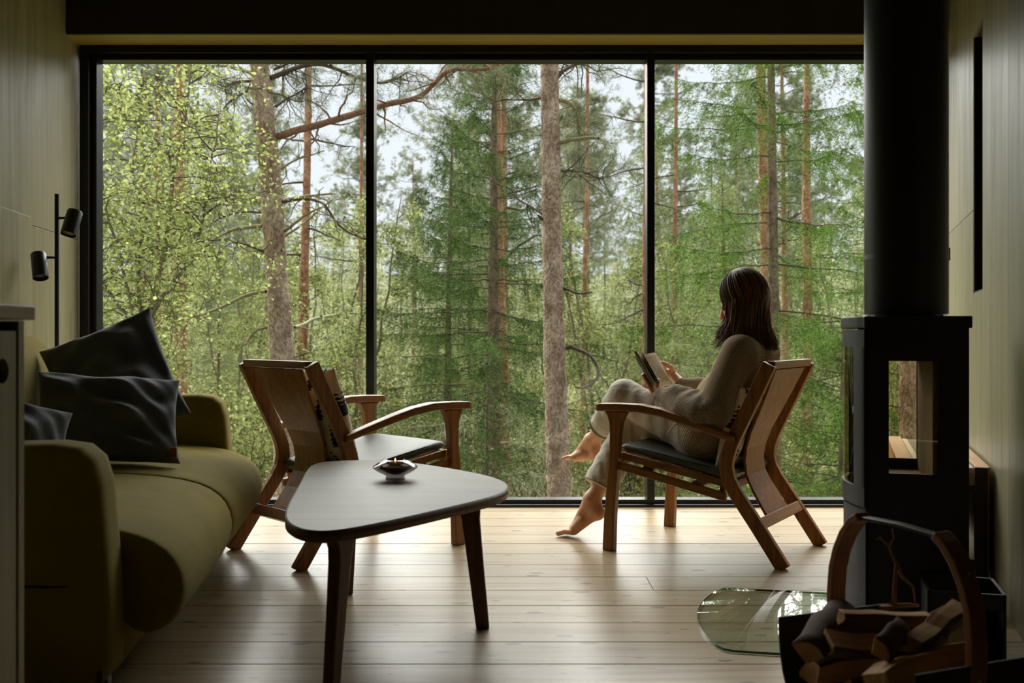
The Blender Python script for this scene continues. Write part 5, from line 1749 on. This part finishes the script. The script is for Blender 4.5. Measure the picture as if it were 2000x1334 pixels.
rng = np.random.default_rng(24)
c = at_px(872, 14.5)
realise('spruce_tree', 'bushy green spruce left of the central trunk', c, gen_spruce(6.6, .07, rng, 1.7, .06, .16, 1.0, 16, .050, .0100, .28, .34, .05), sm('spruce'))
rng = np.random.default_rng(25)
c = at_px(950, 10.2)
realise('young_spruce', 'small lichen covered young spruce below the candle holder', c, gen_spruce(3.0, .03, rng, 1.0, .05, .55, 1.0, 14, .036, .007, .16, .22, .05), sm('spruce'))
rng = np.random.default_rng(26)
c = at_px(1420, 14.0)
realise('spruce_tree', 'green spruce behind the head of the woman', c, gen_spruce(5.4, .07, rng, 1.6, .06, .10, 1.0, 16, .050, .0100, .34, .34, .055), sm('haze_spruce'))
rng = np.random.default_rng(27)
c = at_px(1640, 9.8)
realise('young_spruce', 'light green young spruce left of the stove', c, gen_spruce(3.6, .035, rng, 1.15, .05, .18, 1.0, 16, .036, .0075, .17, .24, .045), sm('spruce_young'))

# ---- the young birch in front of the left pane
rng = np.random.default_rng(31)
YB = 8.2
base = at_px(288, YB)
tB = thing('young_birch', 'light green young birch filling the left side of the left pane', 'tree', base)
nmT, nmB, nmL = NM(), NM(), NM()
stems = [[(288, 760), (280, 650), (262, 560), (242, 470), (215, 390), (200, 300), (195, 200), (190, 90)], [(288, 700), (292, 620), (312, 540), (330, 440), (338, 340), (350, 250), (365, 160), (372, 60)], [(285, 660), (270, 540), (275, 430), (262, 320), (270, 220), (290, 130), (300, 50)],
         [(292, 620), (340, 560), (385, 500), (410, 420), (425, 330), (432, 230)], [(280, 650), (240, 600), (205, 560), (185, 520), (160, 430)]]
pts_all = []
for si, st in enumerate(stems):
    p = np.array([P(x, y, YB + .5 * (si % 3 - 1) * i / len(st)) for i, (x, y) in enumerate(st)])
    if si == 0: p = np.vstack([base[None, :], p])
    s = np.concatenate([[0], np.cumsum(np.linalg.norm(np.diff(p, axis=0), axis=1))]); ss = np.linspace(0, s[-1], 30)
    q = np.stack([np.interp(ss, s, p[:, i]) for i in range(3)], -1); q[1:] += np.cumsum(rng.normal(size=(29, 3)) * .008, axis=0)
    nmT.tube(q, np.linspace(.032 if si < 2 else .02, .005, 30), 8, .05, rng)
    for i in range(34):
        j = rng.integers(6 if si == 0 else 3, 30)
        a = rng.uniform(0, 6.28); L = rng.uniform(.35, .95)
        b1 = bpath(q[j], (math.cos(a), math.sin(a) * .8, rng.uniform(.0, .9)), L, 8, rng, .3, 0, .25)
        nmB.tube(b1, np.linspace(.006, .002, 8), 5); pts_all.append(b1[2:])
        for _ in range(3):
            b2 = bpath(b1[rng.integers(3, 8)], unit(rng.normal(size=3)), L * .5, 6, rng, .3, 0, .3)
            nmB.tube(b2, np.linspace(.003, .0015, 6), 4); pts_all.append(b2[1:])
Tp = np.concatenate(pts_all)
leaves(nmL, Tp[rng.integers(0, len(Tp), 15000)] + rng.normal(size=(15000, 3)) * .07, rng, .040, .7)
nmT.build('trunk', BK['birch'], tB, True, origin=base); nmB.build('twigs', BK['branch'], tB, False, 'stuff', origin=base); nmL.build('leaves', LF['birch'], tB, False, 'stuff', origin=base)

LABELLED = []
# ---- middle distance and background trees: a few individuals, then copies of them
def scatter(protos, spots, labels, group, name, cat='tree'):
    """first use each prototype itself, afterwards copies"""
    used = set()
    for i, (X, Y, sc, rz, k) in enumerate(spots):
        xp = 1000 + X / Y * FPX
        if Y < 48 and name != 'forest_bush' and name != 'rowan_tree' and any(a < xp < b for a, b in ((612, 712), (735, 815), (1160, 1252), (1600, 1660))):
            continue
        pr = protos[k]
        o = pr if k not in used else copy_tree(pr)
        used.add(k)
        o.location = (X, Y, GZ(X, Y) - .05); o.rotation_euler = (0, 0, rz); o.scale = (sc, sc, sc)
        r_ = X / Y
        pane = 'left' if r_ < -.14 else 'middle' if r_ < .14 else 'right'
        dist = 'near' if Y < 15 else 'midway' if Y < 24 else 'farther back' if Y < 38 else 'far off'
        o['label'] = labels[k] + ', ' + dist + ' behind the ' + pane + ' pane'; o['group'] = group
        LABELLED.append((o['label'], r_, Y, o))

rng = np.random.default_rng(41)
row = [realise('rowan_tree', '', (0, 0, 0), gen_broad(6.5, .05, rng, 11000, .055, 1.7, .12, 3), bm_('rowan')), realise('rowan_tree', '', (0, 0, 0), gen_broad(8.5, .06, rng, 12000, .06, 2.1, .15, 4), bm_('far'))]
spr = [realise('spruce_tree', '', (0, 0, 0), gen_spruce(11, .08, rng, 2.3, .06, .08, 1.0, 12, .070, .016, .36, .40, .07), sm('haze_spruce')), realise('spruce_tree', '', (0, 0, 0), gen_spruce(8.5, .07, rng, 2.1, .04, .04, 1.0, 12, .070, .016, .32, .38, .07), sm('haze_spruce'))]
pin = [realise('pine_tree', '', (0, 0, 0), gen_pine(13, .12, rng, .36, 2.3, 16, 60, .12, .011, 10, 3), pm('red', 'haze_pine')), realise('pine_tree', '', (0, 0, 0), gen_pine(12, .10, rng, .40, 2.1, 16, 54, .12, .011, 10, 3), pm('grey', 'haze_pine')), realise('pine_tree', '', (0, 0, 0), gen_pine(15, .13, rng, .40, 2.6, 16, 66, .13, .012, 8, 3), pm('red', 'haze_pine'))]
ras = random.Random(77)
def ring(n, y0, y1, ks, smin, smax, margin=1.12):
    out = []
    for i in range(n):
        Y = ras.uniform(y0, y1)
        w = .47 * Y * margin
        X = -w + 2 * w * ((i + ras.uniform(.1, .9)) / n)
        out.append((X, Y, ras.uniform(smin, smax), ras.uniform(0, 6.28), ras.choice(ks)))
    return out
spots = [(-2.2, 12.6, .85, .3, 0), (-2.9, 14.5, .9, 2.0, 0), (-4.6, 12.0, .8, 1.0, 0), (1.6, 17.5, .9, 4.0, 0), (3.2, 17.0, .8, 5.0, 0)] + ring(8, 17, 26, [0, 1], .7, .9) + ring(22, 26, 44, [1, 1, 0], .7, 1.0)
scatter(row, spots, ['leafy light green rowan tree', 'haze paled green broadleaf tree'], 'broadleaf trees in the forest', 'rowan_tree')
spots = ring(6, 17, 24, [0, 1], .5, .75) + ring(11, 24, 36, [0, 1], .55, .9) + ring(18, 36, 52, [0, 1], .7, 1.0) + ring(30, 52, 66, [0, 1], .8, 1.1)
scatter(spr, spots, ['tall haze paled green spruce', 'shorter haze paled green spruce'], 'spruces deeper in the forest', 'spruce_tree')
spots = ring(7, 18, 26, [0, 1, 2], .75, .95) + ring(12, 26, 40, [0, 1, 2], .75, 1.0) + ring(16, 40, 64, [0, 1, 2], .8, 1.1)
scatter(pin, spots, ['red stemmed pine', 'grey stemmed pine', 'tall wide crowned pine'], 'pines deeper in the forest', 'pine_tree')
rng = np.random.default_rng(51)
bus = [realise('forest_bush', '', (0, 0, 0), gen_bush(1.5, rng, 3200, .05, .8), dict(branches=BK['lichen'], leaves=LF['grass']), cat='bush'), realise('forest_bush', '', (0, 0, 0), gen_bush(2.1, rng, 3600, .055, .9), dict(branches=BK['branch'], leaves=LF['rowan']), cat='bush')]
spots = ring(14, 10.5, 13, [0, 1], .8, 1.15) + ring(20, 13, 18, [0, 1], .9, 1.4) + ring(30, 18, 28, [0, 1, 0], 1.0, 1.7) + ring(24, 28, 40, [0, 1], 1.2, 2.0)
scatter(bus, spots, ['haze paled undergrowth bush', 'leafy green bush'], 'undergrowth bushes', 'forest_bush', 'bush')

# the nearer ones of a kind are told apart by their order from the left
from collections import defaultdict
same = defaultdict(list)
for lab, r_, Y, o in LABELLED: same[lab].append((r_, Y, o))
ORD = ['leftmost', 'second from the left', 'third from the left', 'fourth from the left']
for lab, lst in same.items():
    if 1 < len(lst) <= 4 and max(q[1] for q in lst) < 26:
        lst.sort(key=lambda q: q[0])
        for i, q in enumerate(lst): q[2]['label'] = lab + ', ' + ORD[i]
